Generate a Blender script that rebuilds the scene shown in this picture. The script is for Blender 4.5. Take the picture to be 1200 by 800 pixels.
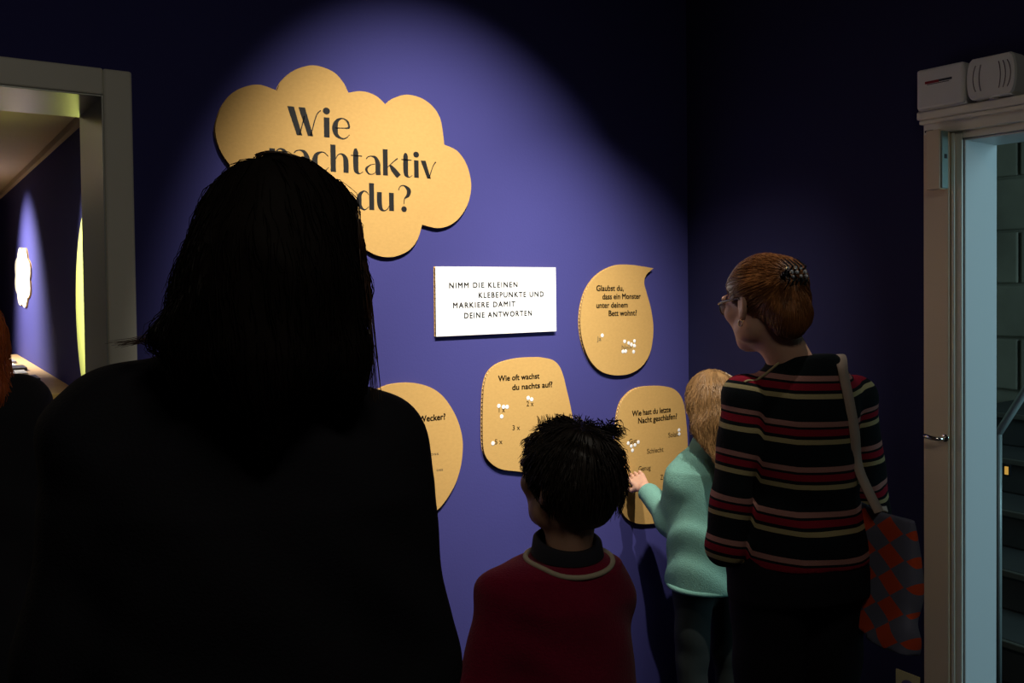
import bpy, bmesh, math, random
import numpy as np
from mathutils import Vector, Matrix

# ------------------------------------------------------------------ clear
for o in list(bpy.data.objects):
    bpy.data.objects.remove(o, do_unlink=True)
scene = bpy.context.scene
COL = scene.collection
rng = np.random.default_rng(7)
random.seed(7)

# ------------------------------------------------------------------ camera
F = 1020.0                      # focal length in pixels of the 1200 x 800 frame
CX, CY = 600.0, 350.0           # principal point (the photo is cropped from a taller frame)
YAW, PITCH, ROLL = math.radians(34.9), 0.0223, 0.0115
H = 1.56                        # camera height
D = 2.30                        # distance of the main wall (y = D)
CAM = np.array([0.0, 0.0, H])
_f0 = np.array([math.sin(YAW), math.cos(YAW), 0.0])
_r0 = np.array([math.cos(YAW), -math.sin(YAW), 0.0])
_z = np.array([0.0, 0.0, 1.0])
FWD = math.cos(PITCH) * _f0 - math.sin(PITCH) * _z
_up = np.cross(_r0, FWD)
RIGHT = math.cos(ROLL) * _r0 - math.sin(ROLL) * _up
UP = math.cos(ROLL) * _up + math.sin(ROLL) * _r0
cam_data = bpy.data.cameras.new('camera')
cam = bpy.data.objects.new('camera', cam_data)
COL.objects.link(cam)
cam.matrix_world = Matrix(((RIGHT[0], UP[0], -FWD[0], CAM[0]),
                           (RIGHT[1], UP[1], -FWD[1], CAM[1]),
                           (RIGHT[2], UP[2], -FWD[2], CAM[2]),
                           (0, 0, 0, 1)))
cam_data.sensor_width = 36.0
cam_data.lens = F / 1200.0 * 36.0
cam_data.shift_y = -(400.0 - CY) / 1200.0
cam_data.clip_start = 0.02
scene.camera = cam

def ray(px, py):
    v = FWD + (px - CX) / F * RIGHT + (CY - py) / F * UP
    return v
def on_y(px, py, y=D):
    v = ray(px, py); t = (y - CAM[1]) / v[1]
    return CAM + t * v
def on_x(px, py, x):
    v = ray(px, py); t = (x - CAM[0]) / v[0]
    return CAM + t * v
def at_depth(px, py, zd):
    return CAM + zd * ray(px, py)

S = on_y(806, 300)[0]           # the corner: right wall at x = S
CEIL = 3.15

# ------------------------------------------------------------------ world, lights, exposure
vs = scene.view_settings
vs.view_transform = 'Standard'
vs.look = 'None'
vs.exposure = 0.0
vs.gamma = 1.0
vs.use_curve_mapping = False
world = bpy.data.worlds.new('world')
scene.world = world
world.use_nodes = True
world.node_tree.nodes['Background'].inputs[0].default_value = (0.35, 0.6, 0.75, 1)
world.node_tree.nodes['Background'].inputs[1].default_value = 0.02

def aim(o, target):
    d = Vector(target) - o.location
    o.rotation_euler = d.to_track_quat('-Z', 'Y').to_euler()
def spot(name, loc, target, energy, angle, blend, color=(1, 0.93, 0.82), radius=0.02):
    l = bpy.data.lights.new(name, 'SPOT')
    l.energy = energy; l.spot_size = math.radians(angle); l.spot_blend = blend
    l.color = color; l.shadow_soft_size = radius
    o = bpy.data.objects.new(name, l); COL.objects.link(o)
    o.location = loc; aim(o, target)
    return o
def area(name, loc, target, energy, sx, sy, color):
    l = bpy.data.lights.new(name, 'AREA'); l.shape = 'RECTANGLE'
    l.size = sx; l.size_y = sy; l.energy = energy; l.color = color
    o = bpy.data.objects.new(name, l); COL.objects.link(o)
    o.location = loc; aim(o, target)
    return o
SPOT_A = (1.66, 0.95, 3.02)
spot('ceiling_spot_a', SPOT_A, tuple(on_y(690, 560)), 210, 46, 1.0)
spot('ceiling_spot_b', (1.00, 0.85, 3.02), tuple(on_y(525, 372)), 370, 50, 1.0)
area('rear_fill_light', (0.2, -0.4, 3.1), (0.2, -0.35, 0), 8.5, 0.6, 0.6, (1, 0.9, 0.75))  # unseen fill added overhead behind the camera, lifts casings and backs

# ------------------------------------------------------------------ materials
MATS = {}
def mat(name, color, rough=0.6, metal=0.0, var=0.0, vscale=8.0, bump=0.0, bscale=60.0, spec=0.5, sheen=0.0,
        emit=None, aniso=None):
    if name in MATS: return MATS[name]
    m = bpy.data.materials.new(name); m.use_nodes = True
    nt = m.node_tree; b = nt.nodes['Principled BSDF']
    b.inputs['Base Color'].default_value = (*color, 1)
    b.inputs['Roughness'].default_value = rough
    b.inputs['Metallic'].default_value = metal
    b.inputs['Specular IOR Level'].default_value = spec
    if sheen: b.inputs['Sheen Weight'].default_value = sheen
    if emit:
        b.inputs['Emission Color'].default_value = (*emit[0], 1)
        b.inputs['Emission Strength'].default_value = emit[1]
    tc = nt.nodes.new('ShaderNodeTexCoord')
    if var:
        n = nt.nodes.new('ShaderNodeTexNoise'); n.inputs['Scale'].default_value = vscale
        n.inputs['Detail'].default_value = 6
        if aniso:
            mp = nt.nodes.new('ShaderNodeMapping'); mp.inputs['Scale'].default_value = aniso
            nt.links.new(tc.outputs['Object'], mp.inputs[0]); nt.links.new(mp.outputs[0], n.inputs['Vector'])
        else:
            nt.links.new(tc.outputs['Object'], n.inputs['Vector'])
        mx = nt.nodes.new('ShaderNodeMix'); mx.data_type = 'RGBA'
        mx.inputs[6].default_value = (*[max(0, c * (1 - var)) for c in color], 1)
        mx.inputs[7].default_value = (*[min(1, c * (1 + var)) for c in color], 1)
        nt.links.new(n.outputs[0], mx.inputs[0]); nt.links.new(mx.outputs[2], b.inputs['Base Color'])
    if bump:
        n2 = nt.nodes.new('ShaderNodeTexNoise'); n2.inputs['Scale'].default_value = bscale
        n2.inputs['Detail'].default_value = 4
        if aniso:
            mp2 = nt.nodes.new('ShaderNodeMapping'); mp2.inputs['Scale'].default_value = aniso
            nt.links.new(tc.outputs['Object'], mp2.inputs[0]); nt.links.new(mp2.outputs[0], n2.inputs['Vector'])
        else:
            nt.links.new(tc.outputs['Object'], n2.inputs['Vector'])
        bp = nt.nodes.new('ShaderNodeBump'); bp.inputs['Strength'].default_value = bump
        bp.inputs['Distance'].default_value = 0.01
        nt.links.new(n2.outputs[0], bp.inputs['Height']); nt.links.new(bp.outputs[0], b.inputs['Normal'])
    MATS[name] = m
    return m
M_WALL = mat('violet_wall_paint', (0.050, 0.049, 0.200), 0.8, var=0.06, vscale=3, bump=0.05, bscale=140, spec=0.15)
M_KRAFT = mat('kraft_cardboard', (0.53, 0.325, 0.108), 0.85, var=0.10, vscale=90, bump=0.04, bscale=200, spec=0.15, aniso=(1, 1, 1.6))
M_EDGE = mat('corrugated_edge_paper', (0.70, 0.50, 0.22), 0.9, spec=0.1)
M_WHITE = mat('white_print_paper', (0.9, 0.9, 0.9), 0.6, spec=0.2)
M_INK = mat('black_print_ink', (0.012, 0.012, 0.012), 0.6, spec=0.2)
M_INKB = mat('brown_black_print_ink', (0.03, 0.022, 0.014), 0.7, spec=0.2)
M_INKG = mat('grey_print_ink', (0.10, 0.085, 0.05), 0.7, spec=0.2)
M_CASING = mat('warm_white_gloss_paint', (0.84, 0.84, 0.72), 0.4, var=0.04, vscale=5)
M_CASING2 = mat('cream_door_paint', (0.80, 0.68, 0.48), 0.45, var=0.05, vscale=5)
M_METAL = mat('brushed_steel_lining', (0.66, 0.70, 0.64), 0.30, metal=0.55, bump=0.03, bscale=30, aniso=(20, 20, 1))
M_CHROME = mat('chrome', (0.75, 0.74, 0.7), 0.15, metal=1.0)
M_FLOOR = mat('dark_floor', (0.035, 0.03, 0.028), 0.5, var=0.2)
M_CEIL = mat('dark_ceiling', (0.05, 0.05, 0.055), 0.8)
M_PLASTIC = mat('off_white_plastic', (0.78, 0.81, 0.78), 0.4)
M_BLACK = mat('black_plastic', (0.012, 0.012, 0.014), 0.4)

# ------------------------------------------------------------------ object helpers
def link(o, parent=None):
    COL.objects.link(o)
    if parent is not None: o.parent = parent
    return o
def tag(o, label=None, cat=None, group=None, kind=None):
    if label: o['label'] = label
    if cat: o['category'] = cat
    if group: o['group'] = group
    if kind: o['kind'] = kind
    return o
def empty(name, loc=(0, 0, 0), rz=0.0):
    o = bpy.data.objects.new(name, None); o.empty_display_size = 0.1
    link(o); o.location = loc; o.rotation_euler = (0, 0, rz)
    return o
def mesh_obj(name, verts, faces, m, parent=None, smooth=False, mats=None, fm=None):
    me = bpy.data.meshes.new(name)
    me.from_pydata([tuple(map(float, v)) for v in verts], [], [tuple(map(int, f)) for f in faces])
    me.validate(); me.update()
    if mats:
        for q in mats: me.materials.append(q)
        if fm is not None and len(fm) == len(me.polygons): me.polygons.foreach_set('material_index', list(fm))
    else:
        me.materials.append(m)
    if smooth: me.polygons.foreach_set('use_smooth', [True] * len(me.polygons))
    return link(bpy.data.objects.new(name, me), parent)
def bm_obj(name, bm, m, parent=None, smooth=False):
    bmesh.ops.recalc_face_normals(bm, faces=bm.faces)
    me = bpy.data.meshes.new(name); bm.to_mesh(me); bm.free()
    me.materials.append(m)
    if smooth: me.polygons.foreach_set('use_smooth', [True] * len(me.polygons))
    return link(bpy.data.objects.new(name, me), parent)
def bm_box(bm, lo, hi, bev=0.0, seg=2, rot=None, origin=None):
    lo = Vector(lo); hi = Vector(hi)
    r = bmesh.ops.create_cube(bm, size=1.0)
    vs_ = r['verts']
    c = (lo + hi) / 2; s = hi - lo
    for v in vs_:
        v.co = Vector((v.co.x * s.x, v.co.y * s.y, v.co.z * s.z)) + c
    if bev > 0:
        es = list({e for v in vs_ for e in v.link_edges})
        r2 = bmesh.ops.bevel(bm, geom=es, offset=min(bev, min(abs(s.x), abs(s.y), abs(s.z)) * 0.45), segments=seg, affect='EDGES', profile=0.5)
        vs_ = list({v for f in r2['faces'] for v in f.verts} | {v for v in vs_ if v.is_valid})
    if rot is not None:
        o = Vector(origin) if origin is not None else c
        for v in vs_: v.co = rot @ (v.co - o) + o
    return vs_
def box(name, lo, hi, m, parent=None, bev=0.0, rot=None, origin=None):
    bm = bmesh.new(); bm_box(bm, lo, hi, bev, rot=rot, origin=origin)
    return bm_obj(name, bm, m, parent)
def tube_data(path, radii, n=8, closed=False, flat=None):
    path = [np.array(p, float) for p in path]; N = len(path)
    if np.isscalar(radii): radii = [radii] * N
    V = []; Fc = []
    prev = None
    for i in range(N):
        if closed: t = path[(i + 1) % N] - path[i - 1]
        else: t = path[min(i + 1, N - 1)] - path[max(i - 1, 0)]
        t = t / (np.linalg.norm(t) + 1e-12)
        if prev is None:
            a = np.array([0, 0, 1.0]) if abs(t[2]) < 0.9 else np.array([1.0, 0, 0])
            u = np.cross(t, a)
        else:
            u = prev - t * np.dot(prev, t)
        u /= np.linalg.norm(u) + 1e-12; prev = u
        w = np.cross(t, u)
        for k in range(n):
            a = 2 * math.pi * k / n
            fx = 1.0 if flat is None else flat
            V.append(path[i] + radii[i] * (math.cos(a) * u + fx * math.sin(a) * w))
    for i in range(N if closed else N - 1):
        for k in range(n):
            a, b = i * n + k, i * n + (k + 1) % n
            j = (i + 1) % N
            c, d = j * n + (k + 1) % n, j * n + k
            Fc.append((a, b, c, d))
    if not closed:
        Fc.append(tuple(range(n - 1, -1, -1))); Fc.append(tuple((N - 1) * n + k for k in range(n)))
    return V, Fc
def tube(name, path, radii, m, parent=None, n=8, closed=False, flat=None):
    V, Fc = tube_data(path, radii, n, closed, flat)
    return mesh_obj(name, V, Fc, m, parent, smooth=True)
def lathe(name, profile, m, parent=None, n=20, axis='Z', loc=(0, 0, 0)):
    V = []; Fc = []
    for (r, z) in profile:
        for k in range(n):
            a = 2 * math.pi * k / n
            p = (r * math.cos(a), r * math.sin(a), z)
            if axis == 'Y': p = (p[0], p[2], p[1])
            if axis == 'X': p = (p[2], p[0], p[1])
            V.append((p[0] + loc[0], p[1] + loc[1], p[2] + loc[2]))
    for i in range(len(profile) - 1):
        for k in range(n):
            Fc.append((i * n + k, i * n + (k + 1) % n, (i + 1) * n + (k + 1) % n, (i + 1) * n + k))
    Fc.append(tuple(range(n - 1, -1, -1))); Fc.append(tuple((len(profile) - 1) * n + k for k in range(n)))
    return mesh_obj(name, V, Fc, m, parent, smooth=True)
def catmull(P, n=6, closed=False):
    P = [np.array(p, float) for p in P]; N = len(P); out = []
    rngi = range(N if closed else N - 1)
    for i in rngi:
        if closed: p0, p1, p2, p3 = P[i - 1], P[i], P[(i + 1) % N], P[(i + 2) % N]
        else: p0, p1, p2, p3 = P[max(i - 1, 0)], P[i], P[i + 1], P[min(i + 2, N - 1)]
        for k in range(n):
            t = k / n
            out.append(0.5 * ((2 * p1) + (-p0 + p2) * t + (2 * p0 - 5 * p1 + 4 * p2 - p3) * t * t + (-p0 + 3 * p1 - 3 * p2 + p3) * t ** 3))
    if not closed: out.append(P[-1])
    return out
# ================================================================== room shell
XL, YB, ZT = -2.6, -3.2, CEIL            # left and rear limits, ceiling
TW = 0.30                                 # main wall thickness
# --- doorway in the main wall
dr_out = on_y(157, 200, D - 0.02)[0]; dr_in = on_y(123, 200, D - 0.02)[0]
dz_out = on_y(60, 72.5, D - 0.02)[2]; dz_in = on_y(62, 105, D - 0.02)[2]
cw = dr_out - dr_in
dl_in = dr_in - 1.05; dl_out = dl_in - cw
def struct_boxes(name, boxes, m, parent=None, bev=0):
    bm = bmesh.new()
    for lo, hi in boxes: bm_box(bm, lo, hi, bev)
    o = bm_obj(name, bm, m, parent)
    if parent is None: o['kind'] = 'structure'
    return o
struct_boxes('wall_front', [((XL - .2, D, 0), (dl_in, D + TW, ZT + .1)), ((dr_in, D, 0), (S + .16, D + TW, ZT + .1)),
                            ((dl_in, D, dz_in), (dr_in, D + TW, ZT + .1))], M_WALL)
# --- right wall with a door opening
M_WALLR = mat('dark_navy_right_wall', (0.022, 0.022, 0.075), 0.8, var=0.06, vscale=3, spec=0.15)  # right wall in a darker navy than the main wall
PX = S - 0.02                              # casing plane of the right door
RD = 0.165
yc0 = on_x(1082, 400, PX)[1]               # casing outer (towards the corner)
yc1 = on_x(1112, 400, PX)[1]               # casing inner
yo = on_x(1133, 400, S + 0.02)[1]          # opening edge
yo2 = yo - 0.95
zh0 = on_x(1080, 131, PX - .02)[2]         # cornice
zh1 = on_x(1130, 152, PX)[2]               # casing head lower edge
zh2 = on_x(1150, 160.5, S + 0.02)[2]       # opening top
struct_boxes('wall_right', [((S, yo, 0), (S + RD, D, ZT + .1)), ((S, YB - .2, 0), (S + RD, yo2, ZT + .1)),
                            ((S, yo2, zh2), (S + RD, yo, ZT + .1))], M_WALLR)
struct_boxes('wall_left', [((XL - .2, YB - .2, 0), (XL, D, ZT + .1))], M_WALL)
struct_boxes('wall_rear', [((XL, YB - .2, 0), (S, YB, ZT + .1))], M_WALL)
struct_boxes('ceiling', [((XL - .2, YB - .2, ZT), (S + RD, D, ZT + .1))], M_CEIL)
struct_boxes('floor', [((XL - .2, YB - .2, -0.1), (S + 4.2, 12.5, 0))], M_FLOOR)

# --- door_1: cased opening with steel lining
d1 = empty('door_1', ((dl_in + dr_in) / 2, D, 0)); d1['kind'] = 'structure'
def sub(name, lo, hi, m, par, bev=0.003):
    o = box(name, lo, hi, m, par, bev)
    o.matrix_parent_inverse = Matrix.Translation(-par.location)
    return o
cp = 0.02
bmz = bmesh.new()
bm_box(bmz, (dr_in, D - cp, 0), (dr_out, D + .002, dz_out), 0.006)
o = bm_obj('casing_upright', bmz, M_CASING, d1); o.matrix_parent_inverse = Matrix.Translation(-d1.location)
sub('casing_upright', (dl_out, D - cp, 0), (dl_in, D + .002, dz_out), M_CASING, d1, .006)
sub('casing_head', (dl_in, D - cp, dz_in), (dr_in, D + .002, dz_out), M_CASING, d1, .004)
lt = 0.004
sub('steel_jamb', (dr_in - lt, D - cp + .004, 0), (dr_in - .0002, D + TW, dz_in), M_METAL, d1, .001)
sub('steel_jamb', (dl_in + .0002, D - cp + .004, 0), (dl_in + lt, D + TW, dz_in), M_METAL, d1, .001)
sub('steel_lintel', (dl_in + lt, D - cp + .004, dz_in - lt), (dr_in - lt, D + TW, dz_in - .0002), M_METAL, d1, .001)

# --- door_2: painted door frame in the right wall
d2 = empty('door_2', (S, (yo + yo2) / 2, 0)); d2['kind'] = 'structure'
M_REVEAL = mat('pale_reveal_paint', (0.72, 0.76, 0.76), 0.45)
sub('casing_upright', (PX, yc1, 0), (S + .001, yc0, zh0 - .03), M_CASING2, d2, .004)
sub('casing_upright', (PX, yo2 - (yc0 - yo), 0), (S + .001, yo2 - (yc1 - yo), zh0 - .03), M_CASING2, d2, .004)
sub('casing_head', (PX - .002, yo2 - (yc0 - yo) + .002, zh1), (S + .001, yc0 - .002, zh0 - .024), M_CASING, d2, .004)
sub('cornice', (PX - .026, yo2 - (yc0 - yo) - .02, zh0 - .024), (S + .001, yc0 + .006, zh0), M_CASING, d2, .005)
sub('cornice_moulding', (PX - .018, yo2 - (yc0 - yo) - .01, zh0 - .036), (S + .001, yc0 + .003, zh0 - .024), M_CASING, d2, .004)
fx = S - 0.006
sub('inner_frame', (fx, yo, 0), (S + .002, yc1 + .001, zh1), M_CASING, d2, .003)
sub('inner_frame', (fx, yo2 - (yc1 - yo) - .001, 0), (S + .002, yo2, zh1), M_CASING, d2, .003)
sub('inner_frame', (fx, yo2, zh2), (S + .002, yo, zh1 + .001), M_CASING, d2, .003)
sub('frame_bead', (fx - .008, yc1 - .012, 0), (fx + .001, yc1 - .002, zh1 - .002), M_CASING, d2, .003)
sub('reveal_side', (S + .002, yo - .006, 0), (S + RD + .01, yo - .0002, zh2), M_REVEAL, d2, .002)
sub('reveal_side', (S + .002, yo2 + .0002, 0), (S + RD + .01, yo2 + .006, zh2), M_REVEAL, d2, .002)
sub('reveal_head', (S + .002, yo2 + .006, zh2 - .006), (S + RD + .01, yo - .006, zh2 - .0002), M_REVEAL, d2, .002)
# strike plate in the frame
q = on_x(1116, 530, fx)
sub('strike_plate', (fx - .0015, q[1] - .004, q[2] - .03), (fx + .001, q[1] + .004, q[2] + .018), M_BLACK, d2, .0005)
q = on_x(1116, 521, fx)
sub('latch_hole', (fx - .0015, q[1] - .003, q[2] - .004), (fx + .001, q[1] + .003, q[2] + .004), M_BLACK, d2, .0005)
# lever handle on the narrow side panel
a = on_x(1108, 513, PX); b = on_x(1080, 509.5, PX - .03)
hd = tube('lever_handle', [a + np.array([.002, 0, 0]), a + np.array([-.024, 0, 0]), a + np.array([-.032, .004, 0]), a + np.array([-.034, .02, .001]), (a[0] - .034, (a[1] + b[1]) / 2, (a[2] + b[2]) / 2), (a[0] - .034, b[1] - .01, b[2])],
          [.006, .006, .0065, .0065, .0065, .006], M_CHROME, d2, n=12)
hd.matrix_parent_inverse = Matrix.Translation(-d2.location)
o = lathe('handle_rose', [(.001, -.005), (.010, -.005), (.011, -.003), (.011, 0), (.001, 0)], M_CHROME, d2, axis='X', loc=(PX, a[1], a[2]))
o.matrix_parent_inverse = Matrix.Translation(-d2.location)

# --- sensor bar at the top of the frame
def place(o, par):
    o.matrix_parent_inverse = Matrix.Translation(-par.location); return o
p0 = on_x(1086, 152, PX - .03); p1 = on_x(1105, 221, PX - .03)
sb = empty('door_contact', (PX, (p0[1] + p1[1]) / 2, p1[2]))
tag(sb, 'slim upright cream contact box fixed at the top of the door frame', 'contact box')
place(box('housing', (PX - .036, p1[1] + .006, p1[2]), (PX - .0005, p0[1], p0[2] - .004), M_CASING2, sb, .003), sb)
place(box('side_cover', (PX - .032, p1[1], p1[2] + .002), (PX - .002, p1[1] + .006, p0[2] - .008), mat('grey_green_plastic', (.25, .36, .33), .4), sb, .002), sb)
place(box('cable', (PX - .006, p0[1] - .004, p0[2] - .004), (PX - .001, p0[1] + .02, p0[2] + .002), M_BLACK, sb, .001), sb)
place(box('button', (PX - .022, p1[1] - .003, (p0[2] + p1[2]) / 2 + .0), (PX - .012, p1[1] + .001, (p0[2] + p1[2]) / 2 + .012), M_BLACK, sb, .001), sb)

# --- alarm control box and sounder on the cornice
XB = PX - 0.045
q0 = on_x(1074, 126, XB); q1 = on_x(1129, 69.5, XB)
zb = zh0
ab = empty('alarm_box', (XB + .03, (q0[1] + q1[1]) / 2, zb))
tag(ab, 'white rectangular alarm box with a red and black mark above the door frame', 'alarm box')
ytop = q1[2]
place(box('housing', (XB, q1[1], zb + .0015), (S - .0005, q0[1], ytop - .004), M_PLASTIC, ab, .006), ab)
place(box('back_plate', (XB + .012, q1[1] - .002, zb + .0002), (S - .0007, q0[1] + .002, zb + .008), M_PLASTIC, ab, .002), ab)
m0 = on_x(1084, 97.5, XB); m1 = on_x(1115.5, 92, XB)
M_RED = mat('red_print', (.30, .012, .02), .5); M_DK = mat('dark_print', (.03, .045, .05), .5)
ym = m0[1] + (m1[1] - m0[1]) * .52
place(box('red_stripe', (XB - .0006, ym, m0[2] - .0035), (XB + .001, m0[1], m0[2] + .0035), M_RED, ab), ab)
place(box('dark_stripe', (XB - .0006, m1[1], m0[2] - .0025), (XB + .001, ym, m0[2] + .0035), M_DK, ab), ab)
place(box('dark_stripe', (XB - .0006, m1[1] + .008, m0[2] - .0065), (XB + .001, m0[1] - .006, m0[2] - .0047), M_DK, ab), ab)
# sounder
s0 = on_x(1132, 117, XB); s1 = on_x(1191, 57, XB)
al = empty('alarm_sounder', (XB + .03, (s0[1] + s1[1]) / 2, zb))
tag(al, 'white alarm sounder with curved grille slots beside the alarm box', 'sounder')
yc = (s0[1] + s1[1]) / 2; hw = (s0[1] - s1[1]) / 2; hz = (s1[2] - zb) / 2 - .003; zc = zb + .003 + hz
out = []
for k in range(17):
    t = -1 + 2 * k / 16
    out.append((yc + hw * (0.76 + 0.24 * math.sqrt(max(0, 1 - t * t))), zc + hz * t))
for k in range(17):
    t = 1 - 2 * k / 16
    out.append((yc - hw * (0.76 + 0.24 * math.sqrt(max(0, 1 - t * t))), zc + hz * t))
bm = bmesh.new()
fr = [bm.verts.new((XB + .004, y, z)) for y, z in out]; bk = [bm.verts.new((S - .0005, y, z)) for y, z in out]
fi = [bm.verts.new((XB - .002, yc + (y - yc) * .95, zc + (z - zc) * .95)) for y, z in out]
n = len(out)
bm.faces.new(fi); bm.faces.new(bk[::-1])
for k in range(n):
    bm.faces.new((fr[k], fr[(k + 1) % n], bk[(k + 1) % n], bk[k])); bm.faces.new((fi[k], fi[(k + 1) % n], fr[(k + 1) % n], fr[k]))
place(bm_obj('housing', bm, M_PLASTIC, al), al)
for side in (1, -1):
    for j, rr in enumerate((.40, .60, .80) if side < 0 else (.45, .70)):
        path = []
        for k in range(9):
            a_ = math.radians(-42 + 84 * k / 8)
            path.append((XB - .0022, yc + side * hw * rr * (.35 + .65 * math.cos(a_)) , zc + hz * .95 * math.sin(a_)))
        place(tube('grille_slot', path, .0011, mat('slot_grey', (.10, .08, .10), .7), al, n=6), al)
place(lathe('bracket', [(.001, 0), (.012, 0), (.012, .004), (.001, .004)], M_PLASTIC, al, loc=(XB + .02, yc, zb - .0005)), al)

# --- leaflet card on the right wall beside the door
c0 = on_x(1050, 783, S - .004); c1 = on_x(1080, 800, S - .004)
cd = empty('wall_card', (S - .004, (c0[1] + c1[1]) / 2, c0[2] - .14))
tag(cd, 'small pale yellow card with a purple dot on the wall beside the door frame', 'card')
place(box('card', (S - .006, c1[1] + .006, c0[2] - .14), (S - .0005, c0[1], c0[2]), mat('pale_yellow_card', (.62, .58, .30), .6), cd, .001), cd)
place(lathe('purple_dot', [(.001, -.001), (.022, -.001), (.022, .001), (.001, .001)], mat('purple_print', (.12, .08, .22), .6), cd, axis='X', loc=(S - .0062, (c0[1] + c1[1]) / 2, c0[2] - .042)), cd)

# ================================================================== stairwell beyond door_2
M_STONE = mat('rough_grey_plaster', (.36, .34, .25), .9, var=.5, vscale=2.2, bump=.5, bscale=7)
M_STEP = mat('dark_stone_step', (.07, .075, .07), .7, var=.3, vscale=6)
X2 = S + 2.7
struct_boxes('wall_stairwell', [((X2, -3.4, 0), (X2 + .15, 3.2, 4.0))], M_STONE)
struct_boxes('wall_stairwell_end', [((S + RD, 2.6, 0), (X2, 2.75, 4.0))], M_STONE)
bm = bmesh.new()
st = empty('staircase', (S + 1.2, .9, 0)); tag(st, 'dark stone steps climbing beyond the open doorway', 'stairs')
for k in range(5):
    x0 = S + 1.0 + .30 * k
    place(box('step', (x0 + .0, -0.8, .17 * k + .001), (X2 - .001, 2.4, .17 * (k + 1)), M_STEP, st, .008), st)
    place(box('nosing', (x0 - .02, -0.8, .17 * (k + 1) - .028), (x0 - .0005, 2.4, .17 * (k + 1) - .002), mat('worn_step_edge', (.14, .14, .11), .6), st, .004), st)
# stone blocks of the stair wall, seen through the door
for r_ in range(9):
    for c_ in range(9):
        y0 = -2.6 + .62 * c_ + (.31 if r_ % 2 else 0); z0 = .9 + .30 * r_
        if z0 > 3.6: continue
        o = box('stone_block', (X2 - .018 - .012 * random.random(), y0 + .008, z0 + .008), (X2 + .01, y0 + .612, z0 + .292), M_STONE, bpy.data.objects['wall_stairwell'], .008)
# hand rail
ra = on_x(1171, 506, S + .93); rb = on_x(1202, 457, S + .93)
dv = (rb - ra)
hr = empty('hand_rail', (ra[0], ra[1], 0)); tag(hr, 'pale sloping metal hand rail in the stairwell', 'hand rail')
M_RAIL = mat('pale_rail', (.5, .6, .58), .4, metal=.3)
place(tube('rail', [ra + np.array([0, .03, 0]), ra, ra + dv * .5, ra + dv * 5], .014, M_RAIL, hr, n=10), hr)
zs_ = 0.001
place(tube('post', [(ra[0], ra[1], zs_), (ra[0], ra[1], ra[2])], .010, M_RAIL, hr, n=8), hr)
pe = ra + dv * 4.6
place(tube('post', [(pe[0], pe[1], zs_), (pe[0], pe[1], pe[2])], .010, M_RAIL, hr, n=8), hr)
# small lit indicator lamp on a step riser
li = on_x(1180, 551, S + 1.585)
il = empty('indicator_lamp', tuple(li)); tag(il, 'tiny orange lit indicator beyond the doorway', 'lamp')
place(box('lamp_body', (li[0] - .004, li[1] - .014, li[2] - .026), (li[0] + .012, li[1] + .014, li[2] + .026), M_BLACK, il, .002), il)
place(box('lamp_lens', (li[0] - .006, li[1] - .008, li[2] - .018), (li[0] - .003, li[1] + .008, li[2] + .018), mat('orange_lens', (.6, .3, .05), .4, emit=((1, .55, .1), .5)), il, .001), il)
area('stairwell_window', (S + 1.3, -1.9, 2.0), (S + .3, 1.2, 1.3), 48, 1.2, 1.6, (.50, .85, 1.0))
struct_boxes('window_1', [((S + .5, -2.2, .9), (S + 2.1, -2.1, 3.0))], mat('window_glow_frame', (.6, .6, .6), .5))

# ================================================================== room beyond door_1
WX = 0.78                                  # far room's right wall (x = WX, faces -x)
YF0 = D + TW; YF1 = 12.0
zce = (lambda v: CAM + (WX - CAM[0]) / v[0] * v)(ray(97.5, 136))[2]
struct_boxes('wall_far_right', [((WX, YF0, 0), (WX + .15, YF1, zce + .1))], M_WALL)
struct_boxes('wall_far_end', [((-3.0, YF1, 0), (WX + .15, YF1 + .15, zce + .1))], M_WALL)
struct_boxes('wall_far_left', [((-3.15, YF0, 0), (-3.0, YF1 + .15, zce + .1))], M_WALL)
M_CEILF = mat('warm_ceiling_paint', (.62, .50, .36), .8, var=.05)
struct_boxes('ceiling_far', [((-3.15, YF0, zce), (WX, YF1, zce + .1))], M_CEILF)
struct_boxes('trim_1', [((WX - .03, YF0, zce - .04), (WX - .0005, YF1, zce - .0005))], M_CEILF)
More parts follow.
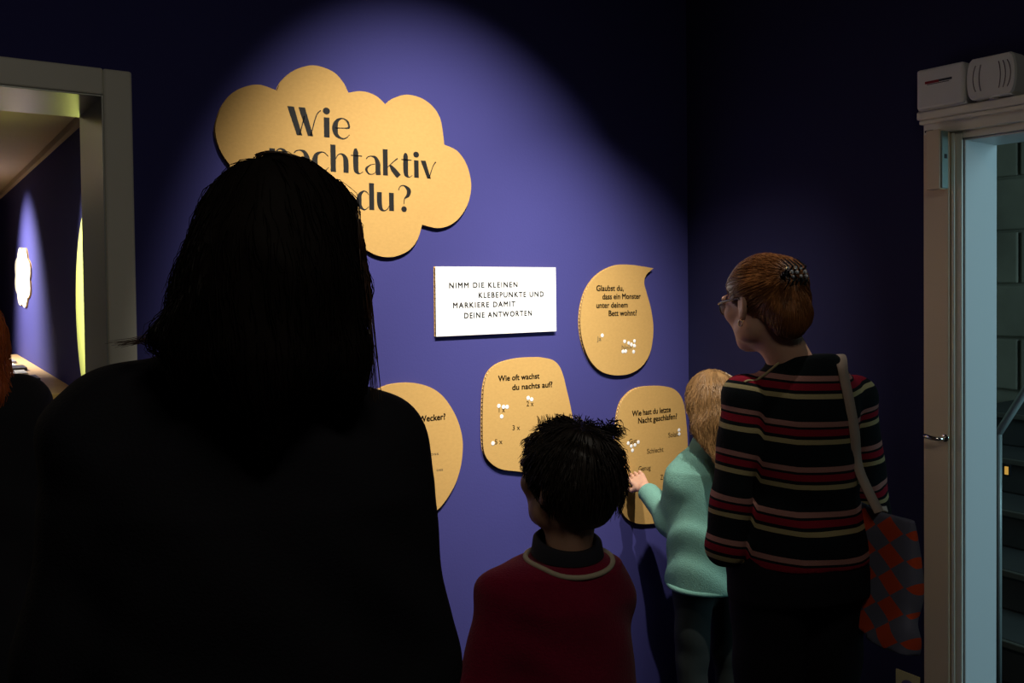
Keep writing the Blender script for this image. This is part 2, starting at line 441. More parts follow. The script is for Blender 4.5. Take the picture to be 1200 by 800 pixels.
# ================================================================== signs on the main wall
T = 0.013                                   # board thickness
YF = D - T                                  # front face of the boards
def resample(P, step):
    P = np.array(P); Q = np.vstack([P, P[:1]])
    seg = np.linalg.norm(np.diff(Q, axis=0), axis=1); L = np.concatenate([[0], np.cumsum(seg)])
    n = max(8, int(L[-1] / step)); n += n % 2
    t = np.linspace(0, L[-1], n, endpoint=False)
    return np.stack([np.interp(t, L, Q[:, k]) for k in range(Q.shape[1])], 1)
def px_outline(points, org, sc, plane=None):
    out = []
    for (u, v) in points:
        p = plane(org[0] + u / sc, org[1] + v / sc) if plane else on_y(org[0] + u / sc, org[1] + v / sc, YF)
        out.append((p[0], p[2]))
    return out
def board(name, poly, label, cat, face_mat, thick=T, ywall=D, group=None, step=0.0065, mapper=None):
    """layered corrugated board: front sheet, fluted core, back sheet; poly = (s, z) outline on the wall"""
    poly = np.array(poly)
    area2 = np.sum(poly[:, 0] * np.roll(poly[:, 1], -1) - np.roll(poly[:, 0], -1) * poly[:, 1])
    if area2 < 0: poly = poly[::-1]
    c = (poly.min(0) + poly.max(0)) / 2
    root = empty(name, (c[0], ywall - .001, poly[:, 1].min()) if mapper is None else mapper(c[0], poly[:, 1].min(), .001))
    tag(root, label, cat, group)
    mp = mapper or (lambda s, z, d: (s, ywall - d, z))
    def sheet(nm, d0, d1, m, off=0.0, pl=None):
        P = poly if pl is None else pl
        bm = bmesh.new()
        a = [bm.verts.new(mp(s, z, d0)) for s, z in P]; b = [bm.verts.new(mp(s, z, d1)) for s, z in P]
        n = len(P)
        from mathutils.geometry import tessellate_polygon
        for tri in tessellate_polygon([[Vector((s, z, 0)) for s, z in P]]):
            try:
                bm.faces.new([a[i] for i in tri]); bm.faces.new([b[i] for i in tri][::-1])
            except ValueError: pass
        for k in range(n): bm.faces.new((a[k], a[(k + 1) % n], b[(k + 1) % n], b[k]))
        return place(bm_obj(nm, bm, m, root), root)
    sheet('front_sheet', thick - .0012, thick, face_mat)
    sheet('back_sheet', .0005, .0016, M_KRAFT)
    R = resample(poly, step)
    tn = np.roll(R, -1, 0) - np.roll(R, 1, 0); tn /= np.linalg.norm(tn, axis=1)[:, None] + 1e-9
    nr = np.stack([tn[:, 1], -tn[:, 0]], 1)
    ins = np.where(np.arange(len(R)) % 2 == 0, .0006, .0065)[:, None]
    sheet('fluted_core', .0014, thick * .5, M_EDGE, pl=R - nr * ins)
    ins2 = np.where(np.arange(len(R)) % 2 == 1, .0006, .0065)[:, None]
    sheet('fluted_core', thick * .5, thick - .0010, M_EDGE, pl=R - nr * ins2)
    return root

# ---- small print: built-in font turned into mesh, fitted between two wall points
def text_mesh(txt, bold=0.0, spacing=1.0, shear=0.0):
    bold_, bold = bold, 0.0
    cu = bpy.data.curves.new('t', 'FONT'); cu.body = txt; cu.size = 1.0; cu.offset = bold
    cu.space_character = spacing; cu.shear = shear; cu.resolution_u = 3; cu.fill_mode = 'BOTH' if hasattr(cu, 'fill_mode') and False else 'FRONT'
    ob = bpy.data.objects.new('t', cu); COL.objects.link(ob)
    dg = bpy.context.evaluated_depsgraph_get()
    me = bpy.data.meshes.new_from_object(ob.evaluated_get(dg))
    V = np.array([v.co[:] for v in me.vertices]); Fc = [tuple(p.vertices) for p in me.polygons]
    bpy.data.objects.remove(ob, do_unlink=True); bpy.data.curves.remove(cu); bpy.data.meshes.remove(me)
    V = V[:, :2]
    if bold_:                                   # heavier strokes: the letters set four times, a hair apart
        n0 = len(V); V0 = V; F0 = Fc; V = []; Fc = []
        for j, (dx, dy) in enumerate(((-1, -1), (1, -1), (1, 1), (-1, 1))):
            V.append(V0 + np.array([dx, dy]) * bold_); Fc += [tuple(i + j * n0 for i in f) for f in F0]
        V = np.concatenate(V)
    return V, Fc
def print_line(root, txt, pl, pr, cap_px, m, bold=0.012, spacing=1.0, y=YF, name='lettering', V=None, Fc=None, capu=0.70):
    """pl / pr: pixels of the baseline's left and right end"""
    a = on_y(pl[0], pl[1], y); b = on_y(pr[0], pr[1], y)
    if V is None: V, Fc = text_mesh(txt, bold, spacing)
    u0, u1 = V[:, 0].min(), V[:, 0].max()
    top = on_y(pl[0], pl[1] - cap_px, y)
    sx = (b[0] - a[0]) / (u1 - u0); sz = (top[2] - a[2]) / capu
    slope = (b[2] - a[2]) / (b[0] - a[0])
    P = [(a[0] + (u - u0) * sx, y - .0004, a[2] + v * sz + slope * (u - u0) * sx * 0.6) for u, v in V]
    o = mesh_obj(name, P, Fc, m, root); place(o, root)
    o['label'] = 'printed words "%s"' % txt
    return o
def sticker(px, py, label, grp, y=YF, r=.0068):
    p = on_y(px, py, y)
    o = lathe('dot_sticker', [(.0005, .0), (r, .0), (r, .0003), (r * .8, .0006), (.0005, .0007)], M_WHITE, n=16, axis='Y', loc=(0, 0, 0))
    # lathe along +y: flip so that the flat side lies on the board
    o.scale = (1, -1, 1); o.location = (p[0], y - .0001, p[2])
    tag(o, label, 'sticker', grp)
    return o

# ---- display lettering of the cloud: heavy stems with hairline bowls
TK = .27
G = {
 'n': (1.10, [[(.16, 0, TK), (.16, .98, TK)], [(.26, .62, .03), (.40, .90, .05), (.58, .99, .08), (.76, .86, .2), (.83, .6, TK), (.83, 0, TK)]], []),
 'a': (1.02, [[(.12, .82, .04), (.22, .95, .05), (.42, 1.0, .07), (.64, .92, .18), (.76, .62, TK), (.76, .3, TK), (.78, 0, TK)], [(.66, .60, .03), (.36, .52, .05), (.12, .28, .13), (.26, .03, .08), (.5, .04, .04), (.66, .2, .03)]], []),
 'c': (.92, [[(.82, .80, .04), (.66, .96, .05), (.48, 1.0, .07), (.22, .84, .2), (.14, .5, .28), (.22, .16, .2), (.48, 0, .07), (.68, .05, .05), (.84, .22, .03)]], []),
 'h': (1.10, [[(.16, 0, TK), (.16, 1.45, TK)], [(.26, .62, .03), (.40, .90, .05), (.58, .99, .08), (.76, .86, .2), (.83, .6, TK), (.83, 0, TK)]], []),
 't': (.70, [[(.26, 1.35, .10), (.26, 1.1, TK), (.26, .28, TK), (.32, .08, .2), (.46, .0, .06), (.64, .12, .03)], [(0, .96, .06), (.60, .96, .06)]], []),
 'k': (1.06, [[(.16, 0, TK), (.16, 1.45, TK)], [(.28, .46, .04), (.6, .78, .05), (.86, 1.0, .07)], [(.42, .60, .10), (.62, .34, .28), (.92, 0, .30)]], []),
 'i': (.44, [[(.18, 0, TK), (.18, .98, TK)]], [(.18, 1.30, .17)]),
 'v': (.98, [[(.14, 1.0, .28), (.48, 0, .20)], [(.48, 0, .06), (.72, .7, .05), (.90, .98, .08)]], []),
 'd': (1.10, [[(.68, .18, .03), (.5, .02, .05), (.36, .02, .1), (.18, .2, .22), (.14, .5, .28), (.2, .8, .2), (.4, .99, .08), (.56, .95, .05), (.68, .8, .03)], [(.83, 1.45, TK), (.83, 0, TK)]], []),
 'b': (1.10, [[(.28, .18, .03), (.46, .02, .05), (.60, .02, .1), (.78, .2, .22), (.82, .5, .28), (.76, .8, .2), (.56, .99, .08), (.40, .95, .05), (.28, .8, .03)], [(.14, 1.45, TK), (.14, 0, TK)]], []),
 'u': (1.12, [[(.16, 1.0, TK), (.16, .4, TK), (.24, .1, .2), (.42, 0, .07), (.6, .1, .05), (.72, .32, .03)], [(.83, 1.0, TK), (.83, 0, TK)]], []),
 's': (.80, [[(.66, .84, .03), (.42, 1.0, .06), (.17, .8, .14), (.36, .55, .26), (.62, .28, .18), (.40, 0, .07), (.08, .18, .03)]], []),
 'e': (.98, [[(.16, .50, .05), (.60, .53, .05), (.84, .58, .10), (.76, .88, .09), (.50, 1.0, .06), (.24, .84, .18), (.14, .5, .28), (.22, .16, .2), (.48, 0, .08), (.70, .05, .05), (.86, .22, .03)]], []),
 'W': (1.62, [[(.10, 1.36, .30), (.50, 0, .24)], [(.50, 0, .05), (.74, .95, .05)], [(.62, 1.36, .30), (1.02, 0, .24)], [(1.02, 0, .05), (1.30, 1.0, .05), (1.52, 1.30, .05)]], []),
 '?': (.90, [[(.12, 1.16, .05), (.20, 1.36, .05), (.42, 1.44, .08), (.70, 1.22, .24), (.66, .92, .2), (.46, .72, .06), (.42, .42, .04)]], [(.42, .14, .16)]),
 ' ': (.45, [], []),
}
def display_text(txt):
    V = []; Fc = []; x = 0
    for ch in txt:
        adv, ribs, dots = G[ch]
        for rb_ in ribs:
            P = catmull([(p[0], p[1], p[2]) for p in rb_], 6 if len(rb_) > 2 else 1)
            P = np.array(P); b0 = len(V)
            for i, (px_, py_, w) in enumerate(P):
                t = P[min(i + 1, len(P) - 1), :2] - P[max(i - 1, 0), :2]; t = t / (np.linalg.norm(t) + 1e-9)
                if len(rb_) == 2 and abs(t[1]) > .5:      # straight stems: cut level at top and foot
                    nx = np.array([1.0, 0]) / max(abs(t[1]), .5)
                else: nx = np.array([t[1], -t[0]])
                V.append((x + px_ - nx[0] * w / 2, py_ - nx[1] * w / 2)); V.append((x + px_ + nx[0] * w / 2, py_ + nx[1] * w / 2))
            for i in range(len(P) - 1):
                Fc.append((b0 + 2 * i, b0 + 2 * i + 1, b0 + 2 * i + 3, b0 + 2 * i + 2))
        for (cx_, cy_, r_) in dots:
            b0 = len(V)
            for k in range(20):
                V.append((x + cx_ + r_ * math.cos(k * math.pi / 10), cy_ + r_ * math.sin(k * math.pi / 10)))
            Fc.append(tuple(range(b0, b0 + 20)))
        x += adv
    return np.array(V), Fc

# ---- cloud
Z = ((230, 60), 3.2)
lobes = [[(303, 148), (320, 112), (370, 70), (440, 53), (510, 75), (550, 115), (570, 155)],
         [(570, 155), (625, 150), (675, 168), (710, 200)],
         [(710, 200), (745, 174), (800, 163), (868, 190), (914, 250), (930, 350)],
         [(930, 350), (980, 375), (1016, 430), (1031, 505), (1015, 580), (970, 640), (910, 663), (847, 650)],
         [(847, 650), (830, 705), (795, 748), (735, 771), (675, 764), (612, 725), (580, 680)],
         [(580, 680), (520, 715), (440, 708), (370, 650), (345, 590)],
         [(345, 590), (280, 610), (200, 580), (150, 510), (125, 425)],
         [(125, 425), (92, 375), (73, 315), (75, 265), (100, 200), (150, 147), (230, 125), (303, 148)]]
pts = []
for L in lobes: pts += catmull(L, 6)[:-1]
cloud = board('cloud_sign', px_outline(pts, *Z), 'large cloud-shaped cardboard sign reading Wie nachtaktiv bist du', 'sign', M_KRAFT)
def disp_line(txt, pl, pr, xh_px, nm):
    V, Fc = display_text(txt)
    o = print_line(cloud, txt, pl, pr, xh_px, M_INK, V=V, Fc=Fc, capu=1.0)
    return o
disp_line('Wie', (337, 157.5), (410.5, 162.5), 24.5, '')
disp_line('nachtaktiv', (316, 196), (511.5, 210.5), 23, '')
disp_line('bist du?', (338, 241), (482, 249.5), 23, '')

# ---- white instruction board
wl = [on_y(510.3, 312.1, YF), on_y(651.2, 313.2, YF), on_y(652, 387.9, YF), on_y(511.2, 394.3, YF)]
x0 = (wl[0][0] + wl[3][0]) / 2; x1 = (wl[1][0] + wl[2][0]) / 2
zt_ = (wl[0][2] + wl[1][2]) / 2; zb_ = (wl[2][2] + wl[3][2]) / 2
white = board('instruction_board', [(wl[3][0], wl[3][2]), (wl[2][0], wl[2][2]), (wl[1][0], wl[1][2]), (wl[0][0], wl[0][2])],
              'white rectangular board with four lines of capital letters on the violet wall', 'sign', M_WHITE)
for txt, a_, b_ in (('NIMM DIE KLEINEN', (526.3, 337.6), (606.5, 336.3)), ('KLEBEPUNKTE UND', (560.8, 348.9), (637.2, 347.6)),
                    ('MARKIERE DAMIT', (530.8, 361.0), (604.0, 359.0)), ('DEINE ANTWORTEN', (543.9, 372.9), (623.3, 369.5))):
    print_line(white, txt, a_, b_, 6.4, M_INK, bold=0.026, spacing=1.25)

# ---- drop-shaped bubble
Z = ((490, 290), 4.0)
P = [(1103, 97), (1050, 88), (1000, 81), (940, 81), (880, 102), (830, 140), (792, 195), (770, 260), (761, 330), (764, 400), (780, 470), (808, 530),
     (850, 575), (900, 595), (950, 598), (1000, 588), (1050, 555), (1085, 500), (1100, 430), (1102, 360), (1090, 280), (1072, 215), (1060, 165), (1070, 128)]
drop = board('speech_bubble_sign', px_outline(catmull(P + P[:1], 5)[:-1], *Z), 'drop-shaped cardboard bubble with pointed tip asking about a monster under the bed', 'sign', M_KRAFT)
for txt, a_, b_ in (('Glaubst du,', (698.8, 340.8), (730.8, 341)), ('dass ein Monster', (705.8, 350.6), (750.8, 350.4)),
                    ('unter deinem', (698.8, 360.8), (735.6, 360.6)), ('Bett wohnt?', (713.2, 370.2), (746.2, 369.8))):
    print_line(drop, txt, a_, b_, 6.6, M_INKB, bold=0.024)
print_line(drop, 'Ja', (699.5, 399.4), (704.5, 399.2), 5.4, M_INKG, bold=0.0)
print_line(drop, 'Nein', (728.6, 409.8), (740.2, 409.2), 5.4, M_INKG, bold=0.0)
for (u, v) in ((863, 412),): sticker(490 + u / 4, 290 + v / 4, 'single white dot sticker beside the word Ja', 'dot sticker at Ja')
for (u, v) in ((968, 440), (987, 448), (1014, 438), (1000, 455), (1014, 460), (960, 487), (973, 486), (1010, 488)):
    sticker(490 + u / 4, 290 + v / 4, 'white dot sticker clustered around the word Nein on the drop-shaped bubble', 'dot stickers at Nein')

# ---- rounded square bubble
Z = ((430, 400), 3.636)
P = [(740, 67), (790, 78), (820, 105), (838, 150), (850, 200), (862, 250), (874, 310), (886, 380), (892, 440), (886, 500), (858, 542), (800, 558), (720, 560), (640, 553),
     (570, 543), (524, 513), (501, 475), (494, 420), (493, 330), (495, 250), (500, 190), (515, 140), (545, 105), (592, 83), (660, 70)]
sq = board('speech_bubble_sign', px_outline(catmull(P + P[:1], 5)[:-1], *Z), 'rounded square cardboard bubble asking how often you wake at night', 'sign', M_KRAFT)
print_line(sq, 'Wie oft wachst', (583.7, 446.6), (632.2, 444.0), 6.6, M_INKB, bold=0.024)
print_line(sq, 'du nachts auf?', (600.2, 457.0), (647.4, 453.8), 6.6, M_INKB, bold=0.024)
for txt, u0, v0, u1 in (('1 x', 562, 302, 588), ('2 x', 680, 276, 710), ('3 x', 620, 378, 652), ('5 x', 545, 438, 577), ('4 x', 740, 392, 772)):
    print_line(sq, txt, (430 + u0 / 3.636, 400 + v0 / 3.636), (430 + u1 / 3.636, 400 + v0 / 3.636), 6.0, M_INKG, bold=0.004)
for (u, v) in ((562, 275), (582, 279), (597, 279), (574, 320)):
    sticker(430 + u / 3.636, 400 + v / 3.636, 'white dot sticker close around the answer 1 x', 'dot stickers at 1 x')
for (u, v) in ((687, 241), (702, 247)):
    sticker(430 + u / 3.636, 400 + v / 3.636, 'white dot sticker just above the answer 2 x', 'dot stickers at 2 x')
sticker(430 + 537 / 3.636, 400 + 434 / 3.636, 'single white dot sticker left of the answer 5 x', 'dot sticker at 5 x')

# ---- oval bubble half hidden by the foreground person
P = [(45, 205), (100, 184), (170, 176), (230, 182), (285, 203), (330, 240), (370, 300), (395, 360), (408, 425), (405, 500), (390, 570), (365, 630), (318, 700),
     (270, 735), (200, 755), (120, 745), (50, 700), (0, 620), (-25, 520), (-28, 420), (-20, 330), (5, 255)]
oval = board('speech_bubble_sign', px_outline(catmull(P + P[:1], 5)[:-1], *Z), 'oval cardboard bubble with the word Wecker partly hidden behind the person in the black jacket', 'sign', M_KRAFT)
print_line(oval, 'Wecker?', (490.3, 494.6), (522, 491.2), 7.2, M_INKB, bold=0.024)
print_line(oval, 'oss', (504.5, 533.5), (514, 533), 3.6, M_INKG, bold=0.0, capu=.72)
print_line(oval, 'oss', (511.5, 552), (519, 551.6), 3.6, M_INKG, bold=0.0, capu=.72)

# ---- tall rounded bubble by the corner
Z = ((690, 420), 3.81)
P = [(260, 124), (330, 123), (380, 136), (412, 170), (428, 220), (436, 290), (441, 360), (442, 440), (440, 530), (428, 620), (398, 690), (340, 726), (270, 738), (212, 735),
     (170, 713), (146, 678), (137, 635), (134, 560), (126, 490), (123, 400), (125, 310), (132, 245), (148, 193), (182, 152), (218, 132)]
tall = board('speech_bubble_sign', px_outline(catmull(P + P[:1], 5)[:-1], *Z), 'tall rounded cardboard bubble asking how you slept, touched by a hand', 'sign', M_KRAFT)
def zp(u, v): return (690 + u / 3.81, 420 + v / 3.81)
print_line(tall, 'Wie hast du letzte', zp(193, 258), zp(366, 240), 6.6, M_INKB, bold=0.024)
print_line(tall, 'Nacht geschlafen?', zp(220, 290), zp(394, 270), 6.6, M_INKB, bold=0.024)
for txt, a_, b_ in (('Gut', (180, 381), (214, 378)), ('Solala', (355, 353), (402, 346)), ('Schlecht', (260, 425), (333, 417)), ('Genug', (222, 503), (276, 498)), ('Zu wenig', (320, 541), (386, 534)), ('Gar nicht', (165, 600), (212, 597))):
    print_line(tall, txt, zp(*a_), zp(*b_), 5.8, M_INKG, bold=0.006)
for (u, v) in ((403, 319), (404, 337)): sticker(*zp(u, v), 'white dot sticker at the end of the word Solala', 'dot stickers at Solala')
for (u, v) in ((176, 378), (190, 391), (206, 386), (221, 373), (195, 410)): sticker(*zp(u, v), 'white dot sticker clustered under the word Gut', 'dot stickers at Gut')
sticker(*zp(352, 497), 'single white dot sticker above the words Zu wenig', 'dot sticker at Zu wenig')

# ================================================================== far room: cloud sign, moon disc, shelf with books
def on_far(px, py, off=0.0):
    v = ray(px, py); return CAM + (WX - off - CAM[0]) / v[0] * v
fc0 = on_far(19, 325); fc1 = on_far(38, 325); fct = on_far(28, 288); fcb = on_far(29, 361)
yc_, zc_ = (fc0[1] + fc1[1]) / 2, (fct[2] + fcb[2]) / 2
hy, hz_ = abs(fc0[1] - fc1[1]) / 2, abs(fct[2] - fcb[2]) / 2
cl = []
for k in range(96):
    a_ = 2 * math.pi * k / 96
    r_ = .86 + .14 * abs(math.sin(a_ * 4 + .4))
    cl.append((hy * r_ * math.cos(a_), hz_ * r_ * math.sin(a_)))
M_WCARD = mat('pale_card', (.85, .78, .62), .8)
farcloud = board('cloud_sign', cl, 'small bright cloud-shaped sign on the wall of the room beyond the doorway', 'sign', M_WCARD, mapper=lambda s, z, d: (WX - d, yc_ - s, zc_ + z), step=.02)
me0 = on_far(89, 340); 
mr = 0.57
moon = []
for k in range(72):
    a_ = 2 * math.pi * k / 72
    moon.append((mr * math.cos(a_), mr * math.sin(a_)))
my = 4.613; mz = 1.429
M_MOON = mat('pale_yellow_disc', (.80, .86, .28), .6)
moonb = board('moon_disc', moon, 'large pale yellow disc on the wall just beyond the doorway', 'disc', M_MOON, mapper=lambda s, z, d: (WX - d * 2, my - s, mz + z), step=.02)
# shelf
M_WOOD = mat('light_wood', (.55, .36, .17), .55, var=.25, vscale=6, aniso=(1, 6, 6))
sh = on_far(40, 433)
zsh = .97
ys0 = on_far(86, 446)[1] + .35; ys1 = on_far(30, 430)[1]
shelf = empty('display_shelf', (WX - .15, (ys0 + ys1) / 2, 0)); tag(shelf, 'light wooden display shelf under the small cloud sign in the far room', 'shelf')
place(box('shelf_top', (WX - .46, ys0 - .6, zsh - .03), (WX - .001, ys1 + .6, zsh), M_WOOD, shelf, .004), shelf)
place(box('front_lip', (WX - .47, ys0 - .6, zsh - .30), (WX - .445, ys1 + .6, zsh - .03), M_WOOD, shelf, .004), shelf)
for yy in (ys0 - .58, (ys0 + ys1) / 2, ys1 + .56):
    place(box('side_panel', (WX - .445, yy, 0.001), (WX - .001, yy + .03, zsh - .03), M_WOOD, shelf, .004), shelf)
cols = [(.02, .02, .03), (.75, .75, .72), (.03, .03, .04), (.7, .68, .6), (.25, .25, .28)]
lab = ['black thin booklet', 'white thin booklet', 'near-black slim booklet', 'cream thin booklet', 'grey thin booklet']
for k in range(5):
    yy = ys0 + (ys1 - ys0) * (.18 + .17 * k)
    w_ = (ys1 - ys0) * .062
    bk = box('booklet', (WX - .40, yy - w_, zsh + .0003), (WX - .10 - .03 * (k % 2), yy + w_, zsh + .012 + .006 * (k % 3)), mat('booklet_cover_%d' % k, cols[k], .5), None, .002)
    tag(bk, lab[k] + ' lying on the wooden display shelf', 'booklet', 'booklets on the display shelf')
# far room spots and added fill
spot('far_spot_cloud', (WX - 1.1, yc_ - .25, zce - .08), (WX, yc_ - .3, zc_ - .35), 480, 84, 1.0)
area('far_room_fill', (-1.2, 4.2, zce - .05), (-1.2, 4.2, 0), 16, .5, .5, (1, .82, .6))  # unseen fill, added because bounce alone leaves the far ceiling dim
spot('far_spot_moon', (WX - 1.2, my + .1, zce - .08), (WX, my + .1, mz + .2), 230, 50, .8, color=(1, .97, .7))
# ================================================================== people: signed-distance modelling
def axis(lo, hi, h, fine=None):
    """sample positions; fine = (a, b, hf) gives a finer stretch"""
    if fine is None: return np.arange(lo, hi + h, h, dtype=np.float32)
    a, b, hf = fine
    out = [lo]
    while out[-1] < hi:
        x = out[-1]
        out.append(x + (hf if a <= x < b else h))
    return np.array(out, np.float32)
class Grid:
    def __init__(s, ax, ay, az):
        s.ax = [ax, ay, az]; s.d = np.full((len(ax), len(ay), len(az)), 0.25, np.float32)
    def sl(s, lo, hi):
        r = []
        for k in range(3):
            i = max(0, np.searchsorted(s.ax[k], lo[k]) - 1); j = min(len(s.ax[k]), np.searchsorted(s.ax[k], hi[k]) + 1)
            r.append(slice(i, max(i, j)))
        return tuple(r)
    def put(s, fn, lo, hi, k=0.02, op='u', m=0.05):
        lo = np.array(lo) - m - k; hi = np.array(hi) + m + k
        q = s.sl(lo, hi)
        if any(a.stop <= a.start for a in q): return
        x = s.ax[0][q[0]][:, None, None]; y = s.ax[1][q[1]][None, :, None]; z = s.ax[2][q[2]][None, None, :]
        f = fn(x, y, z); d = s.d[q]
        if op == 'u':
            h = np.clip(.5 + .5 * (f - d) / k, 0, 1) if k > 0 else None
            r = (f + (d - f) * h - k * h * (1 - h)) if k > 0 else np.minimum(d, f)
            # keep far field clean
            r = np.minimum(r, d)
        else:
            f = -f
            h = np.clip(.5 - .5 * (f - d) / k, 0, 1)
            r = f + (d - f) * h + k * h * (1 - h)
        s.d[q] = r.astype(np.float32)
    def capsule(s, a, b, ra, rb, k=0.02, op='u', flat=None):
        a = np.array(a, float); b = np.array(b, float); ab = b - a; L = ab.dot(ab) + 1e-12
        R = max(ra, rb)
        def fn(x, y, z):
            t = np.clip(((x - a[0]) * ab[0] + (y - a[1]) * ab[1] + (z - a[2]) * ab[2]) / L, 0, 1)
            return np.sqrt((x - a[0] - t * ab[0]) ** 2 + (y - a[1] - t * ab[1]) ** 2 + (z - a[2] - t * ab[2]) ** 2) - (ra + (rb - ra) * t)
        s.put(fn, np.minimum(a, b) - R, np.maximum(a, b) + R, k, op)
    def chain(s, P, R, k=0.015, op='u'):
        for i in range(len(P) - 1): s.capsule(P[i], P[i + 1], R[i], R[i + 1], k, op)
    def ell(s, c, r, R=None, k=0.02, op='u'):
        c = np.array(c, float); r = np.array(r, float); M = np.eye(3) if R is None else np.array(R)
        def fn(x, y, z):
            dx, dy, dz = x - c[0], y - c[1], z - c[2]
            u = (dx * M[0, 0] + dy * M[1, 0] + dz * M[2, 0]); v = (dx * M[0, 1] + dy * M[1, 1] + dz * M[2, 1]); w = (dx * M[0, 2] + dy * M[1, 2] + dz * M[2, 2])
            k0 = np.sqrt((u / r[0]) ** 2 + (v / r[1]) ** 2 + (w / r[2]) ** 2)
            k1 = np.sqrt((u / r[0] ** 2) ** 2 + (v / r[1] ** 2) ** 2 + (w / r[2] ** 2) ** 2) + 1e-9
            return k0 * (k0 - 1) / k1
        m = r.max(); s.put(fn, c - m, c + m, k, op)
    def loft(s, lv, k=0.02, p=2.2, op='u', soft=0.012):
        """lv rows: z, cx, cy, half width, half depth"""
        lv = np.array(sorted(lv)); z0, z1 = lv[0, 0], lv[-1, 0]
        def fn(x, y, z):
            zz = np.clip(z, z0, z1)
            g = lambda c: np.interp(zz.ravel(), lv[:, 0], lv[:, c]).reshape(zz.shape)
            cx, cy, a, b = g(1), g(2), g(3), g(4)
            q = (np.abs((x - cx) / a) ** p + np.abs((y - cy) / b) ** p) ** (1 / p)
            d = (q - 1) * np.minimum(a, b)
            e = np.maximum(z - z1, z0 - z)
            h = np.clip(.5 - .5 * (e - d) / soft, 0, 1)
            return e + (d - e) * h + soft * h * (1 - h)
        xm = (np.abs(lv[:, 1]) + lv[:, 3]).max(); ym = (np.abs(lv[:, 2]) + lv[:, 4]).max()
        s.put(fn, (-xm, -ym, z0), (xm, ym, z1), k, op)
    def cut(s, n, o, k=0.006):
        """keep the side the normal points away from"""
        n = np.array(n, float); n /= np.linalg.norm(n)
        s.put(lambda x, y, z: -((x - o[0]) * n[0] + (y - o[1]) * n[1] + (z - o[2]) * n[2]), [a[0] for a in s.ax], [a[-1] for a in s.ax], k, 'sub')
    def ripple(s, amp, fx, fy, fz, ph=0.0, lo=None, hi=None):
        x = s.ax[0][:, None, None]; y = s.ax[1][None, :, None]; z = s.ax[2][None, None, :]
        w = np.sin(fx * x + fy * y + fz * z + ph + 1.7 * np.sin(.45 * fz * x + .3 * fx * y + .6 * fy * z))
        if lo is not None:
            w = w * np.clip((z - lo) / .06, 0, 1) * np.clip((hi - z) / .06, 0, 1)
        s.d += (amp * w).astype(np.float32)
    def sample(s, P):
        idx = []; fr = []
        for k in range(3):
            a = s.ax[k]; i = np.clip(np.searchsorted(a, P[:, k]) - 1, 0, len(a) - 2)
            idx.append(i); fr.append(np.clip((P[:, k] - a[i]) / (a[i + 1] - a[i]), 0, 1))
        r = 0
        for dx in (0, 1):
            for dy in (0, 1):
                for dz in (0, 1):
                    w = (fr[0] if dx else 1 - fr[0]) * (fr[1] if dy else 1 - fr[1]) * (fr[2] if dz else 1 - fr[2])
                    r = r + w * s.d[idx[0] + dx, idx[1] + dy, idx[2] + dz]
        return r
    def grad(s, P, e=0.004):
        g = np.stack([s.sample(P + np.eye(3)[k] * e) - s.sample(P - np.eye(3)[k] * e) for k in range(3)], 1)
        return g / (np.linalg.norm(g, axis=1)[:, None] + 1e-9)
    def snap(s, P, off=0.0, it=5):
        for _ in range(it): P = P - (s.sample(P) - off)[:, None] * s.grad(P) * .9
        return P
    def mesh(s):
        d = s.d; ins = d < 0
        nx, ny, nz = d.shape
        cnt = np.zeros((nx - 1, ny - 1, nz - 1), np.uint8)
        for i in (0, 1):
            for j in (0, 1):
                for k in (0, 1): cnt += ins[i:nx - 1 + i, j:ny - 1 + j, k:nz - 1 + k]
        act = np.argwhere((cnt > 0) & (cnt < 8)); del cnt
        I, J, K = act.T
        X, Y, Zz = s.ax
        corners = {}
        for i in (0, 1):
            for j in (0, 1):
                for k in (0, 1): corners[(i, j, k)] = (d[I + i, J + j, K + k], np.stack([X[I + i], Y[J + j], Zz[K + k]], 1))
        acc = np.zeros((len(act), 3)); num = np.zeros(len(act))
        keys = list(corners)
        for a in keys:
            for b in keys:
                if a < b and sum(abs(p - q) for p, q in zip(a, b)) == 1:
                    da, pa = corners[a]; db, pb = corners[b]
                    c = (da < 0) != (db < 0)
                    t = np.where(c, da / np.where(c, da - db, 1), 0)[:, None]
                    acc += np.where(c[:, None], pa + (pb - pa) * t, 0); num += c
        V = acc / num[:, None]
        vid = np.full((nx - 1, ny - 1, nz - 1), -1, np.int32); vid[I, J, K] = np.arange(len(act))
        Fs = []
        for axn in range(3):
            sh = [slice(None)] * 3; sh2 = [slice(None)] * 3
            sh[axn] = slice(0, -1); sh2[axn] = slice(1, None)
            ch = ins[tuple(sh)] != ins[tuple(sh2)]
            e = np.argwhere(ch)
            u, v = [(1, 2), (2, 0), (0, 1)][axn]
            dim = [nx, ny, nz]
            ok = (e[:, u] > 0) & (e[:, v] > 0) & (e[:, u] < dim[u] - 1) & (e[:, v] < dim[v] - 1)
            e = e[ok]
            def cell(du, dv):
                c = e.copy(); c[:, u] -= du; c[:, v] -= dv
                return vid[c[:, 0], c[:, 1], c[:, 2]]
            q = np.stack([cell(1, 1), cell(0, 1), cell(0, 0), cell(1, 0)], 1)
            inside = ins[e[:, 0], e[:, 1], e[:, 2]]
            q[~inside] = q[~inside][:, ::-1]
            Fs.append(q)
        Fc = np.concatenate(Fs); Fc = Fc[(Fc >= 0).all(1)]
        return V, Fc
